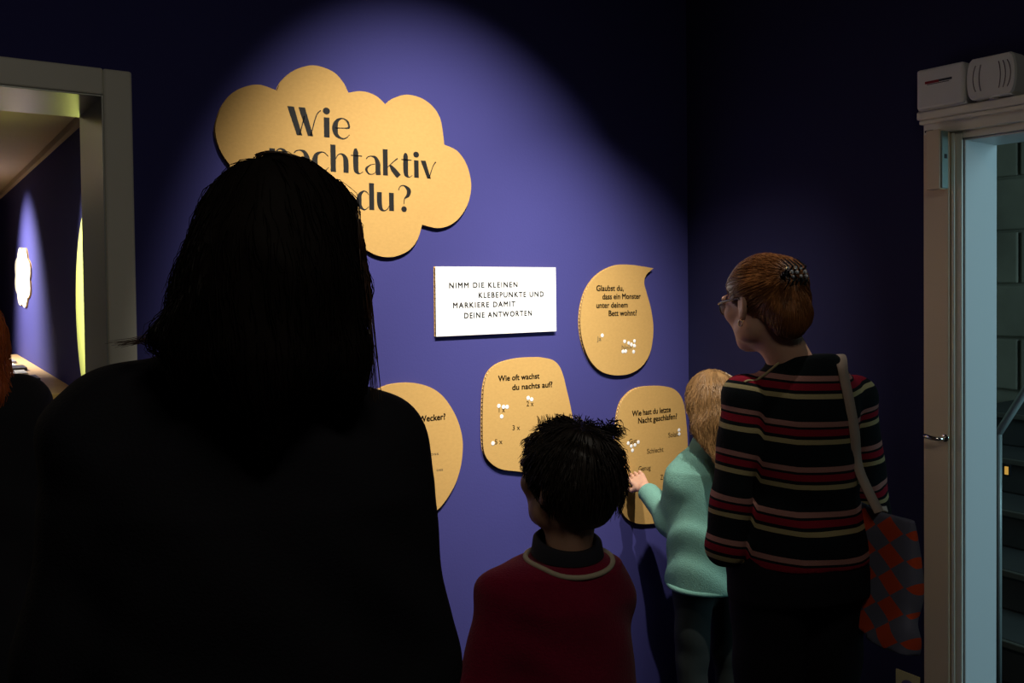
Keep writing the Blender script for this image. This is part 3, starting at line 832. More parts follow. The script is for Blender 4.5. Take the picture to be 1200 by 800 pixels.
def fast_mesh(name, V, Fc, m, parent=None, smooth=True, attr=None):
    me = bpy.data.meshes.new(name)
    V = np.asarray(V, np.float32); Fc = np.asarray(Fc, np.int32)
    k = Fc.shape[1]
    me.vertices.add(len(V)); me.vertices.foreach_set('co', V.ravel())
    me.loops.add(Fc.size); me.loops.foreach_set('vertex_index', Fc.ravel())
    me.polygons.add(len(Fc)); me.polygons.foreach_set('loop_start', np.arange(0, Fc.size, k, dtype=np.int32))
    me.polygons.foreach_set('loop_total', np.full(len(Fc), k, np.int32))
    if smooth: me.polygons.foreach_set('use_smooth', np.ones(len(Fc), bool))
    me.update(calc_edges=True)
    if attr is not None:
        a = me.attributes.new(attr[0], 'FLOAT', 'POINT'); a.data.foreach_set('value', np.asarray(attr[1], np.float32))
    me.materials.append(m)
    return link(bpy.data.objects.new(name, me), parent)
def strand_mesh(name, paths, r, m, parent):
    """paths: (N, M, 3); r: root radius, tapering to the tip; three-sided tubes"""
    N, Mm, _ = paths.shape
    t = np.gradient(paths, axis=1); t /= np.linalg.norm(t, axis=2)[..., None] + 1e-9
    ref = np.array([.31, .52, .79]); u = np.cross(t, ref); u /= np.linalg.norm(u, axis=2)[..., None] + 1e-9
    w = np.cross(t, u)
    rad = (np.asarray(r).reshape(-1, 1) * (1 - .75 * np.linspace(0, 1, Mm) ** 3)[None])[..., None]
    V = np.stack([paths + rad * (math.cos(a) * u + math.sin(a) * w) for a in (0, 2.094, 4.189)], 2)
    base = (np.arange(N)[:, None, None] * Mm + np.arange(Mm - 1)[None, :, None]) * 3
    k = np.arange(3)[None, None]; k2 = (k + 1) % 3
    Fc = np.stack([base + k, base + k2, base + 3 + k2, base + 3 + k], -1).reshape(-1, 4)
    o = fast_mesh(name, V.reshape(-1, 3), Fc, m, parent); o['kind'] = 'stuff'
    return o
def flow(grid, P0, dirfn, steps, h, off=0.002, off_end=None):
    """march strands over the surface of a hair mass"""
    P = grid.snap(P0, off); out = [P]
    for i in range(steps - 1):
        dvec = dirfn(P, i)
        g = grid.grad(P); dvec = dvec - (dvec * g).sum(1)[:, None] * g
        dvec /= np.linalg.norm(dvec, axis=1)[:, None] + 1e-9
        o_ = off if off_end is None else off + (off_end - off) * (i / steps)
        P = grid.snap(P + dvec * h, o_, 2); out.append(P)
    return np.stack(out, 1)

def rot(ax, ay, az):
    return np.array(Matrix.Rotation(az, 3, 'Z') @ Matrix.Rotation(ay, 3, 'Y') @ Matrix.Rotation(ax, 3, 'X'))

def hair_mat(name, c, rough=.38, spec=.5):
    m = mat(name, c, rough, var=.45, vscale=55, spec=spec, aniso=(1, 1, .12))
    return m
def skin_mat(name, c):
    m = mat(name, c, .5, var=.06, vscale=30, bump=.05, bscale=250, spec=.4)
    b = m.node_tree.nodes['Principled BSDF']
    b.inputs['Subsurface Weight'].default_value = .08
    b.inputs['Subsurface Radius'].default_value = (.01, .004, .002)
    return m

class Person:
    def __init__(s, name, label, px, zd, Hh, rz, face_h=.228, head_turn=0.0, head_tilt=0.0, head_off=(0, .02), head_drop=0.0, zf=1.0):
        s.zf = zf
        p = at_depth(px, 400, zd)
        s.loc = np.array([p[0], p[1], 0.0]); s.rz = rz; s.H = Hh; s.k = face_h / .228
        s.root = empty(name, tuple(s.loc), rz); tag(s.root, label, 'person')
        s.Rw = rot(0, 0, rz)
        s.hr = rot(head_tilt, 0, head_turn)
        s.hc = np.array([head_off[0], head_off[1], Hh - .113 * s.k - head_drop])
        k = Hh / 1.66
        s.s = k
        s.sh = {-1: np.array([-.165 * k, -.01, .812 * Hh]), 1: np.array([.165 * k, -.01, .812 * Hh])}
        s.el = {q: s.sh[q] + np.array([q * .05 * k, -.02, -.28 * k]) for q in (-1, 1)}
        s.wr = {q: s.el[q] + np.array([-q * .01 * k, .10 * k, -.22 * k]) for q in (-1, 1)}
        s.hand = {q: None for q in (-1, 1)}
        s.hip = {q: np.array([q * .085 * k, 0, .52 * Hh]) for q in (-1, 1)}
        s.kn = {q: np.array([q * .09 * k, .01, .285 * Hh]) for q in (-1, 1)}
        s.an = {q: np.array([q * .09 * k, -.02, .05 * Hh]) for q in (-1, 1)}
        s.neck = np.array([0, -.025, .832 * Hh])
    def local(s, w):
        return s.Rw.T @ (np.array(w) - s.loc)
    def px(s, x, y, zd):
        return s.local(at_depth(x, y, zd))
    def hp(s, v):            # head frame -> local
        return s.hc + s.hr @ (np.array(v) * s.k)
    def levels(s, e=0.0):
        k, Hh = s.s, s.H
        L_ = [(.52 * Hh, 0, -.01, .17 * k + e, .118 * k + e), (.62 * Hh, 0, 0, .138 * k + e, .098 * k + e),
                (.72 * Hh, 0, 0, .155 * k + e, .112 * k + e), (.78 * Hh, 0, -.01, .165 * k + e, .105 * k + e), (.815 * Hh, 0, -.015, .135 * k + e, .078 * k + e), (.84 * Hh, 0, -.02, .07 * k + e, .058 * k + e)]
        return [((.5 * Hh + (q[0] - .5 * Hh) * s.zf),) + q[1:] for q in L_]
    def body(s, m, h=.007, fine=None, lo=None, hi=None):
        k = s.s; q = s.k
        P = [s.hc] + [v for dct in (s.sh, s.el, s.wr) for v in dct.values()]
        mn = np.min(P, 0) - .2; mx = np.max(P, 0) + .2
        f = fine or (None, None, None)
        g = Grid(axis(min(mn[0], -.25), max(mx[0], .25), h, f[0]), axis(min(mn[1], -.25), max(mx[1], .3), h, f[1]), axis(-.01, s.H + .03, h, f[2]))
        g.loft(s.levels(-.014), .02)
        for sd in (-1, 1):
            g.capsule(s.hip[sd], s.kn[sd], .078 * k, .05 * k, .03); g.capsule(s.kn[sd], s.an[sd], .05 * k, .034 * k, .02)
            g.capsule(s.an[sd] + np.array([0, -.01, -.03 * k]), s.an[sd] + np.array([0, .15 * k, -.045 * k]), .038 * k, .028 * k, .02)
            g.capsule(s.sh[sd], s.el[sd], .046 * k, .036 * k, .03); g.capsule(s.el[sd], s.wr[sd], .037 * k, .025 * k, .015)
            s.make_hand(g, sd)
        g.capsule(s.neck, s.hp((0, -.02, -.05)), .055 * k, .052 * q, .02)
        R = s.hr
        def E(c, r, kk=.012, op='u', extra=None):
            g.ell(s.hp(c), np.array(r) * q, R if extra is None else R @ extra, kk * q, op)
        E((0, -.012, .028), (.073, .092, .084))
        E((0, .030, -.035), (.056, .062, .076), .03)
        E((0, .066, -.092), (.022, .022, .02), .03)
        for sd in (-1, 1):
            E((sd * .036, .060, -.016), (.028, .026, .024), .02)
            E((sd * .030, .082, .024), (.026, .012, .010), .02)
            E((sd * .031, .098, .006), (.015, .014, .011), .008, 'sub')
            E((sd * .031, .080, .006), (.0125, .0125, .0115), .004)
            E((sd * .050, .010, -.065), (.02, .035, .028), .02)
            # ear: shell with a hollow
            ex = rot(0, 0, sd * .35) @ rot(.15, 0, 0)
            E((sd * .076, -.012, -.004), (.009, .019, .031), .006, extra=ex)
            E((sd * .084, -.008, .000), (.006, .010, .017), .004, 'sub', extra=ex)
            E((sd * .074, -.006, -.030), (.007, .010, .011), .006)
        g.capsule(s.hp((0, .088, .012)), s.hp((0, .109, -.022)), .007 * q, .011 * q, .012)
        for sd in (-1, 1): E((sd * .011, .098, -.026), (.008, .009, .007), .006)
        E((0, .090, -.047), (.022, .008, .005), .006); E((0, .089, -.056), (.019, .009, .006), .006)
        E((0, .098, -.0515), (.02, .006, .0012), .002, 'sub')
        V, Fc = g.mesh()
        o = fast_mesh('body', V, Fc, m, s.root); s.gb = g
        M_EYE = mat('eye_white', (.7, .68, .64), .2); M_IRIS = mat('dark_iris', (.03, .02, .012), .15)
        for sd in (-1, 1):
            c = s.hp((sd * .031, .082, .006))
            bm = bmesh.new(); bmesh.ops.create_uvsphere(bm, u_segments=16, v_segments=10, radius=.0118 * q)
            bmesh.ops.translate(bm, verts=bm.verts, vec=Vector(c)); e = bm_obj('eye', bm, M_EYE, s.root, True)
            bm = bmesh.new(); bmesh.ops.create_uvsphere(bm, u_segments=14, v_segments=8, radius=.006 * q)
            bmesh.ops.translate(bm, verts=bm.verts, vec=Vector(s.hp((sd * .031, .0885, .005)))); bm_obj('iris', bm, M_IRIS, e, True)
        return g
    def hit(s, g, x, y, z0=.8, z1=3.4):
        o = s.px(x, y, 0.0); t = np.linspace(z0, z1, 1400)
        P = np.array([o + (s.px(x, y, 1.0) - o) * q for q in t])
        ok = np.all([(P[:, k] > g.ax[k][0]) & (P[:, k] < g.ax[k][-1]) for k in range(3)], 0)
        dd = np.where(ok, g.sample(P), 1); i = np.argmax(dd < 0)
        return P[i]
    def make_hand(s, g, sd):
        k = s.s
        w = s.wr[sd]
        hd = s.hand[sd]
        if hd is None:
            f = w - s.el[sd]; f = f / np.linalg.norm(f); f = f * .6 + np.array([0, .1, -.8]); n = np.array([-sd, .1, 0.0]); curl = .45
        else: f, n, curl = hd
        f = f / np.linalg.norm(f); n = n - f * n.dot(f); n /= np.linalg.norm(n)
        t = np.cross(n, f) * sd; 
        if t.dot(np.array([0, 1.0, 0])) < 0 and hd is None: t = -t
        # t points to the thumb side
        L = .085 * k
        for i in range(4):
            u = (.030 - .020 * i) * k
            a = w + f * .01 + t * u * .6; b = w + f * L + t * u
            g.capsule(a, b, .013 * k, .0105 * k, .010)
            ln = [.075, .082, .076, .060][i] * k
            p = b; dirv = f.copy()
            for j, fr_ in enumerate((.45, .32, .23)):
                ang = curl * (.9 if j == 0 else 1.0) * (1 + .12 * i)
                dirv = dirv * math.cos(ang) + n * math.sin(ang); dirv /= np.linalg.norm(dirv)
                nn = n - dirv * n.dot(dirv); n2 = nn / (np.linalg.norm(nn) + 1e-9)
                p2 = p + dirv * ln * fr_
                g.capsule(p, p2, (.0088 - .0008 * j) * k, (.0082 - .0009 * j) * k, .003)
                p = p2
                n_keep = n2
        # thumb leaves the side of the palm near its base
        p = w + f * .022 * k + t * .022 * k
        d1 = f * .62 + t * .62 + n * .35; d1 /= np.linalg.norm(d1)
        p2 = p + d1 * .042 * k; g.capsule(p, p2, .014 * k, .0105 * k, .008)
        d2 = f * .9 + t * .12 + n * .4; d2 /= np.linalg.norm(d2)
        p3 = p2 + d2 * .030 * k; g.capsule(p2, p3, .0098 * k, .009 * k, .003)
        d3 = f * .9 - t * .1 + n * .35; d3 /= np.linalg.norm(d3)
        g.capsule(p3, p3 + d3 * .022 * k, .009 * k, .0075 * k, .003)
    def box_grid(s, h, z0, z1, pad=.12):
        P = [v for dct in (s.sh, s.el, s.wr) for v in dct.values()]
        mn = np.min(P, 0) - pad; mx = np.max(P, 0) + pad
        return Grid(axis(min(mn[0], -.34), max(mx[0], .34), h), axis(min(mn[1], -.3), max(mx[1], .3), h), axis(z0, z1, h))
    def shoe(s, m):
        k = s.s
        for sd in (-1, 1):
            a = s.an[sd]
            g = Grid(axis(a[0] - .08, a[0] + .08, .006), axis(a[1] - .12, a[1] + .27, .006), axis(-.02, .16, .006))
            g.capsule(a + np.array([0, -.012, -.03 * k]), a + np.array([0, .16 * k, -.045 * k]), .05 * k, .040 * k, .02)
            g.capsule(a + np.array([0, -.01, 0]), a + np.array([0, -.01, .03]), .05 * k, .046 * k, .02)
            g.cut((0, 0, -1), (0, 0, .001)); g.cut((0, 0, 1), (0, 0, a[2] + .035))
            V, Fc = g.mesh(); fast_mesh('shoe', V, Fc, m, s.root)
    def trousers(s, m, e=.014, ztop=None, flare=0.0, h=.008):
        k = s.s; zt = ztop or .60 * s.H
        g = Grid(axis(-.3, .3, h), axis(-.26, .28, h), axis(.02, zt + .03, h))
        lv = [(.49 * s.H, 0, -.01, .162 * k + e, .118 * k + e), (.53 * s.H, 0, -.01, .172 * k + e, .12 * k + e), (zt, 0, -.005, .145 * k + e, .105 * k + e)]
        g.loft(lv, .02)
        for sd in (-1, 1):
            g.capsule(s.hip[sd], s.kn[sd], .085 * k + e, .058 * k + e, .03); g.capsule(s.kn[sd], s.an[sd], .058 * k + e, .046 * k + e + flare, .02)
        g.ripple(.0025, 8, 9, 38, 1.0)
        g.cut((0, 0, -1), (0, 0, .055 * s.H)); g.cut((0, 0, 1), (0, 0, zt))
        V, Fc = g.mesh(); return fast_mesh('trousers', V, Fc, m, s.root)
def rand_surface(g, V, n, keep=None):
    idx = rng.integers(0, len(V), n * 3); P = V[idx]
    if keep is not None: P = P[keep(P)]
    return P[:n]
def wobble(paths, amp):
    N, Mm, _ = paths.shape
    ph = rng.random((N, 1, 3)) * 6.28; fr = 2 + 3 * rng.random((N, 1, 3))
    t = np.linspace(0, 1, Mm)[None, :, None]
    return paths + amp * t * np.sin(fr * t * 3 + ph)
SKIN = skin_mat('fair_skin', (.62, .36, .25)); SKIN2 = skin_mat('tan_skin', (.42, .24, .16))
M_BLACKCLOTH = mat('black_cloth', (.010, .010, .013), .9, bump=.2, bscale=300, spec=.1)
M_SHOE = mat('dark_shoe', (.02, .018, .018), .5)

# ------------------------------------------------------------------ A: dark-haired person in the foreground
A = Person('person', 'person in a plain black jacket standing with back turned before the cloud sign', 292, 1.06, 1.70, math.radians(-24), head_turn=math.radians(12))
A.hc = A.px(326, 308, 1.06)
A.sh[-1] = A.px(130, 506, 1.04); A.sh[1] = A.px(436, 530, 1.10)
A.el[-1] = A.px(92, 770, 1.02); A.el[1] = A.px(478, 780, 1.10)
A.wr[-1] = A.el[-1] + np.array([.06, .14, -.19]); A.wr[1] = A.el[1] + np.array([-.06, .14, -.19])
A.neck = np.array([A.hc[0] * .4, -.02, 1.42])
A.body(SKIN, .007)
g = A.box_grid(.007, .55, 1.55, .14)
lv = [(.62, 0, 0, .205, .15), (.80, 0, 0, .20, .145), (1.0, 0, 0, .185, .135), (1.2, 0, .0, .195, .14), (1.305, 0, -.01, .195, .125), (1.37, .0, -.02, .150, .10), (1.435, .015, -.02, .085, .075), (1.46, .02, -.02, .075, .065)]
g.loft(lv, .03)
for sd in (-1, 1):
    g.capsule(A.sh[sd], A.el[sd], .068, .064, .04); g.capsule(A.el[sd], A.wr[sd], .062, .05, .02)
    g.capsule(A.sh[sd], A.sh[sd] * np.array([.35, 1, 1]) + np.array([0, -.01, .045]), .062, .055, .05)
g.ripple(.003, 22, 18, 16, .4); g.ripple(.002, 9, 13, 44, 2.0)
g.cut((0, 0, -1), (0, 0, .62))
for sd in (-1, 1):
    dv_ = A.wr[sd] - A.el[sd]; 
V, Fc = g.mesh(); jacketA = fast_mesh('jacket', V, Fc, M_BLACKCLOTH, A.root); gA = g
A.trousers(mat('dark_denim', (.012, .014, .022), .9), .02, .70); A.shoe(M_SHOE)
# hair: cap, long fall over the back, a lock lying on the left shoulder
HA = hair_mat('near_black_hair', (.006, .004, .003), .7, .08)
g = Grid(axis(-.33, .30, .006), axis(-.28, .25, .006), axis(1.25, 1.80, .006))
R = A.hr
g.ell(A.hp((0, -.012, .03)), (.080, .102, .090), R, .02)
def fall(P, W, Dp, k=.03):
    for i in range(len(P) - 1): g.capsule(P[i], P[i + 1], W[i], W[i + 1], k)
z_ = 1.03
fall([A.px(326, 272, 1.0), A.px(318, 330, .97), A.px(312, 420, .955), A.px(310, 500, .95)], [.085, .082, .068, .03], 0)
fall([A.px(364, 276, 1.03), A.px(381, 340, 1.0), A.px(390, 420, .985), A.px(398, 455, .99)], [.050, .041, .036, .022], 0)
fall([A.px(290, 285, 1.02), A.px(270, 340, .99), A.px(248, 400, .97), A.px(232, 455, .965)], [.052, .050, .044, .02], 0)
fall([A.px(268, 310, 1.02), A.px(246, 352, 1.0), A.px(216, 390, .985), A.px(182, 406, .985), A.px(142, 409, .99)], [.041, .036, .026, .016, .006], 0, .02)
fall([A.px(392, 222, 1.05), A.px(404, 242, 1.06), A.px(407, 262, 1.06)], [.012, .013, .010], 0, .008)
g.cut(R @ np.array([0, .80, -.6]), A.hp((0, .06, .05)), .01)
g.ripple(.0025, 60, 50, 6, .5)
V, Fc = g.mesh(); hairA = fast_mesh('hair', V, Fc, HA, A.root)
P0 = rand_surface(g, V, 900)
paths = wobble(flow(g, P0, lambda P, i: np.stack([np.where(P[:, 0] < A.hc[0] - .06, -.35, .05), -.1 + 0 * P[:, 0], -1 + 0 * P[:, 0]], 1), 12, .012, .001), .006)
strand_mesh('hair_strands', paths, np.full(len(paths), .0007), HA, hairA)
# stray hairs along the outline
st = []
for (q, n_, spread) in (([(240, 270), (222, 330), (190, 388), (140, 404), (126, 408)], 26, 7), ([(424, 285), (430, 350), (434, 410), (438, 470)], 22, 6), ([(418, 250), (423, 290), (430, 360), (436, 420)], 14, 5), ([(300, 182), (318, 178), (340, 182), (352, 190)], 14, 4)):
    for _ in range(n_):
        o1, o2 = rng.normal(0, spread * .35), rng.normal(0, spread)
        pp = catmull([A.px(x + o1 + (o2 * i / 3), y + rng.normal(0, 2), 1.0 + rng.normal(0, .01)) for i, (x, y) in enumerate(q)], 4)[:13]
        while len(pp) < 13: pp.append(pp[-1] + (pp[-1] - pp[-2]))
        st.append(pp)
strand_mesh('stray_hairs', np.array(st), np.full(len(st), .0007), hair_mat('dark_brown_stray_hair', (.05, .025, .012), .4), hairA)

# ------------------------------------------------------------------ B: boy in a red sweater
B = Person('person', 'person in a dark red sweater with dark collar looking at the signs', 655, 1.62, 1.29, math.radians(-14), face_h=.205, head_turn=math.radians(24), head_tilt=.10, zf=.90)
B.hc = B.px(664, 562, 1.62)
B.sh[-1] = B.px(592, 700, 1.58); B.sh[1] = B.px(702, 692, 1.66)
B.el[-1] = B.px(562, 815, 1.56); B.el[1] = B.px(700, 835, 1.68)
B.wr[-1] = B.el[-1] + np.array([.05, .13, -.13]); B.wr[1] = B.el[1] + np.array([-.02, .13, -.13])
B.neck = np.array([B.hc[0] * .7, -.02, 1.06])
B.body(SKIN2, .006)
g = B.box_grid(.006, .55, 1.16, .12)
zt0 = B.px(665, 655, 1.6)[2]
lv = [(.60, 0, 0, .155, .115), (.72, 0, 0, .15, .112), (.86, 0, 0, .132, .105), (.97, 0, -.005, .132, .10), (1.03, 0, -.01, .110, .085), (1.075, B.neck[0], -.015, .07, .066), (zt0 + .004, B.neck[0], -.015, .062, .062)]
g.loft(lv, .025)
for sd in (-1, 1):
    g.capsule(B.sh[sd], B.el[sd], .050, .047, .035); g.capsule(B.el[sd], B.wr[sd], .046, .036, .02)
    g.capsule(B.sh[sd], B.sh[sd] * np.array([.35, 1, 1]) + np.array([B.neck[0] * .6, -.005, .03]), .042, .045, .04)
g.ripple(.0025, 20, 22, 20, .9); g.ripple(.0015, 12, 16, 55, 2.2)
g.cut((0, 0, -1), (0, 0, .60)); g.cut((0, 0, 1), (0, 0, zt0))
V, Fc = g.mesh()
M_REDK = mat('dark_red_knit', (.19, .006, .030), .95, var=.15, vscale=120, bump=.3, bscale=260, spec=.1, sheen=.1)
swB = fast_mesh('sweater', V, Fc, M_REDK, B.root)
nk = B.px(666, 648, 1.62); nc = np.array([B.neck[0] * .5 + nk[0] * .5, -.012, zt0])
def ring(c, rx, ry, tilt, n=40):
    return [np.array([c[0] + rx * math.cos(2 * math.pi * k / n), c[1] + ry * math.sin(2 * math.pi * k / n), c[2] + tilt * math.sin(2 * math.pi * k / n)]) for k in range(n)]
tube('neck_rib', list(g.snap(np.array(ring(nc + np.array([0, -.004, -.010]), .080, .078, .004)), .001, 8)), .0050, mat('cream_rib', (.45, .40, .28), .9), swB, n=8, closed=True)
# dark polo collar standing above the sweater
P1 = ring(nc + np.array([0, 0, .002]), .054, .054, .006, 48); P2 = ring(nc + np.array([0, 0, .036]), .054, .052, .012, 48); P3 = ring(nc + np.array([0, 0, .030]), .064, .064, .010, 48); P4 = ring(nc + np.array([0, 0, .006]), .068, .068, .006, 48)
VV = P1 + P2 + P3 + P4; FF = []
for r_ in range(3):
    for k in range(48): FF.append((r_ * 48 + k, r_ * 48 + (k + 1) % 48, (r_ + 1) * 48 + (k + 1) % 48, (r_ + 1) * 48 + k))
mesh_obj('collar', VV, FF, mat('navy_collar', (.005, .006, .013), .9), B.root, smooth=True)
B.trousers(mat('dark_denim', (.012, .014, .022), .9), .014, .66); B.shoe(M_SHOE)
HB = hair_mat('black_brown_hair', (.018, .012, .008), .5)
g = Grid(axis(B.hc[0] - .16, B.hc[0] + .16, .005), axis(B.hc[1] - .17, B.hc[1] + .16, .005), axis(B.hc[2] - .15, B.hc[2] + .18, .005))
R = B.hr; k = B.k
g.ell(B.hp((0, -.014, .034)), np.array((.088, .106, .092)) * k, R, .02)
g.ell(B.hp((0, -.055, -.02)), np.array((.068, .055, .070)) * k, R, .03)
g.cut(R @ np.array([0, .80, -.60]), B.hp((0, .055, .045)), .01)
for sd in (-1, 1): g.ell(B.hp((sd * .088, .002, -.015)), np.array((.022, .026, .034)) * k, R, .008, 'sub')
g.ripple(.003, 70, 60, 30, .3)
V, Fc = g.mesh(); hairB = fast_mesh('hair', V, Fc, HB, B.root)
crown = B.hp((0, -.05, .11))
P0 = rand_surface(g, V, 1500, lambda P: P[:, 2] > B.hc[2] - .015)
def dB(P, i):
    d_ = P - crown; d_[:, 2] -= .05; return d_
off = flow(g, P0, dB, 7, .008, .001, .012)
# tufts lift off the scalp towards their tips
gr = g.grad(P0); tt = np.linspace(0, 1, 7)[None, :, None] ** 1.6
top = np.clip((P0[:, 2] - B.hc[2]) / .08, 0, 1)[:, None, None]
paths = wobble(off + gr[:, None, :] * tt * (.006 + .022 * top * rng.random((len(P0), 1, 1))) * .35, .002)
strand_mesh('hair_tufts', paths, np.full(len(paths), .0011), HB, hairB)
st = []
for _ in range(70):                                           # tuft standing out at the side of the crown
    a0 = B.px(708 + rng.normal(0, 6), 505 + rng.normal(0, 7), 1.62 + rng.normal(0, .02)); a1 = B.px(722 + rng.normal(0, 4), 503 + rng.normal(0, 6), 1.62); a2 = B.px(734 + rng.normal(0, 5), 512 + rng.normal(0, 6), 1.62)
    st.append(catmull([a0, a1, a2], 4)[:7])
for _ in range(40):                                           # ragged crown
    x = 632 + 70 * rng.random(); yb = 489 + ((x - 662) / 50) ** 2 * 14
    a0 = B.px(x, yb + 16, 1.61 + rng.normal(0, .02)); lean = (x - 668) * .12; a1 = B.px(x + lean * .5 + rng.normal(0, 1), yb, 1.6); a2 = B.px(x + lean * 1.4 + rng.normal(0, 2), yb - 5 - 6 * rng.random(), 1.6)
    st.append(catmull([a0, a1, a2], 4)[:7])
strand_mesh('stray_tufts', np.array(st), np.full(len(st), .0012), HB, hairB)

# ------------------------------------------------------------------ C: woman in a striped sweater
C = Person('person', 'person in a dark sweater with red, pink and beige stripes carrying a tote bag', 935, 2.16, 1.60, math.radians(-17), face_h=.224, head_turn=math.radians(10), head_tilt=-.14, zf=.97)
C.hc = C.px(893, 356, 2.14)
C.sh[-1] = C.px(872, 466, 2.11); C.sh[1] = C.px(1002, 466, 2.20)
C.el[-1] = C.px(850, 640, 2.10); C.el[1] = C.px(1024, 625, 2.28)
C.wr[-1] = C.el[-1] + np.array([.15, .13, -.08]); C.wr[1] = C.el[1] + np.array([-.05, .19, -.02])
C.neck = np.array([C.hc[0] * .35, -.03, 1.335])
C.hand[-1] = (np.array([.4, .9, .0]), np.array([.2, -.1, -1.0]), .3); C.hand[1] = (np.array([-.4, .9, .0]), np.array([-.2, -.1, -1.0]), .3)
C.body(SKIN, .006, fine=((C.hc[0] - .13, C.hc[0] + .13, .0035), None, (C.hc[2] - .14, C.hc[2] + .12, .0035)))
zc0 = C.px(925, 417, 2.12)[2]
g = C.box_grid(.006, .82, 1.42, .12)
lv = [(.86, 0, -.005, .180, .14), (.92, 0, -.005, .175, .138), (1.02, 0, 0, .146, .12), (1.14, 0, 0, .146, .122), (1.22, 0, -.01, .150, .115), (1.285, 0, -.015, .145, .095), (1.335, .0, -.025, .10, .078), (zc0 + .003, -.005, -.028, .080, .068)]
g.loft(lv, .025)
for sd in (-1, 1):
    g.capsule(C.sh[sd], C.el[sd], .052, .047, .010); g.capsule(C.el[sd], C.wr[sd], .047, .034, .015)
    g.capsule(C.sh[sd], C.sh[sd] * np.array([.35, 1, 1]) + np.array([0, -.012, .022]), .050, .044, .02)
g.ripple(.0022, 16, 14, 40, .2, .84, 1.1); g.ripple(.002, 10, 12, 26, 2.0)
g.cut((0, 0, -1), (0, 0, .865)); g.cut((0, .10, 1), (0, 0, zc0))
V, Fc = g.mesh()
def segd(P, a, b):
    ab = b - a; t = np.clip((P - a) @ ab / ab.dot(ab), 0, 1)
    return np.linalg.norm(P - a - t[:, None] * ab, axis=1)
arm_ = np.clip((.062 - np.minimum(segd(V, C.sh[-1], C.el[-1]), segd(V, C.sh[1], C.el[1]))) / .012, 0, 1) * np.clip((np.abs(V[:, 0]) - .118) / .016, 0, 1)
mix_ = lambda w, a, b: w * a + (1 - w) * b
sc_ = mix_(arm_, V[:, 2] - .020 - .22 * np.clip(np.abs(V[:, 0]) - .14, 0, 1), V[:, 2] - .10 * np.clip(np.abs(V[:, 0]) - .08, 0, 1)) + .004 * np.sin(V[:, 0] * 9)
ms = bpy.data.materials.new('striped_knit'); ms.use_nodes = True; nt = ms.node_tree; bs = nt.nodes['Principled BSDF']
bs.inputs['Roughness'].default_value = .9; bs.inputs['Specular IOR Level'].default_value = .15
at = nt.nodes.new('ShaderNodeAttribute'); at.attribute_name = 'stripe'
m1 = nt.nodes.new('ShaderNodeMath'); m1.operation = 'MULTIPLY_ADD'; m1.inputs[1].default_value = -1 / .1065; m1.inputs[2].default_value = 1.323 / .1065 + 10
m2 = nt.nodes.new('ShaderNodeMath'); m2.operation = 'FRACT'
cr = nt.nodes.new('ShaderNodeValToRGB'); cr.color_ramp.interpolation = 'CONSTANT'
base = (.006, .009, .011, 1)
stops = [(0, (.40, .20, .17, 1)), (.115, base), (.17, (.26, .010, .026, 1)), (.32, base), (.395, (.40, .34, .17, 1)), (.505, base)]
while len(cr.color_ramp.elements) < len(stops): cr.color_ramp.elements.new(.5)
for e_, (p_, c_) in zip(cr.color_ramp.elements, stops): e_.position = p_; e_.color = c_
nt.links.new(at.outputs['Fac'], m1.inputs[0]); nt.links.new(m1.outputs[0], m2.inputs[0]); nt.links.new(m2.outputs[0], cr.inputs[0]); nt.links.new(cr.outputs[0], bs.inputs['Base Color'])
nz = nt.nodes.new('ShaderNodeTexNoise'); nz.inputs['Scale'].default_value = 260; bp = nt.nodes.new('ShaderNodeBump'); bp.inputs['Strength'].default_value = .3; bp.inputs['Distance'].default_value = .01
nt.links.new(nz.outputs[0], bp.inputs['Height']); nt.links.new(bp.outputs[0], bs.inputs['Normal'])
swC = fast_mesh('sweater', V, Fc, ms, C.root, attr=('stripe', sc_)); gC = g
C.trousers(M_BLACKCLOTH, .02, .93, flare=.02); C.shoe(M_SHOE)
# shoulder seam: a pale line from the collar over the left shoulder
P0 = np.array([C.px(x, y, 2.05) for x, y in ((898, 418), (890, 425), (880, 433), (872, 440))])
P0 = g.snap(P0, .001, 8)
tube('shoulder_seam', catmull(P0, 4), .0028, mat('beige_knit', (.40, .34, .17), .9), swC, n=6)
# hair pinned up
HC = hair_mat('reddish_brown_hair', (.20, .078, .024), .36)
g = Grid(axis(C.hc[0] - .19, C.hc[0] + .19, .005), axis(C.hc[1] - .2, C.hc[1] + .17, .005), axis(C.hc[2] - .17, C.hc[2] + .17, .005))
R = C.hr; k = C.k
g.ell(C.hp((0, -.012, .032)), np.array((.083, .102, .092)) * k, R, .02)
g.ell(C.hp((0, -.085, -.025)), np.array((.060, .050, .072)) * k, R, .03)
g.ell(C.hp((0, -.085, .055)), np.array((.045, .045, .040)) * k, R, .03)
g.cut(R @ np.array([0, .78, -.63]), C.hp((0, .060, .052)), .008)
for sd in (-1, 1): g.ell(C.hp((sd * .090, .0, -.012)), np.array((.024, .026, .036)) * k, R, .008, 'sub')
g.cut(R @ np.array([0, .25, -1]), C.hp((0, -.05, -.098)), .02)
g.ripple(.002, 45, 45, 50, .7)
V, Fc = g.mesh(); hairC = fast_mesh('hair', V, Fc, HC, C.root)
clip = C.hit(g, 929, 321)
P0 = rand_surface(g, V, 2600)
paths = flow(g, P0, lambda P, i: clip - P, 12, .011, .0008, .002)
paths = wobble(paths, .0025)
strand_mesh('hair_strands', paths, np.full(len(paths), .0011), HC, hairC)
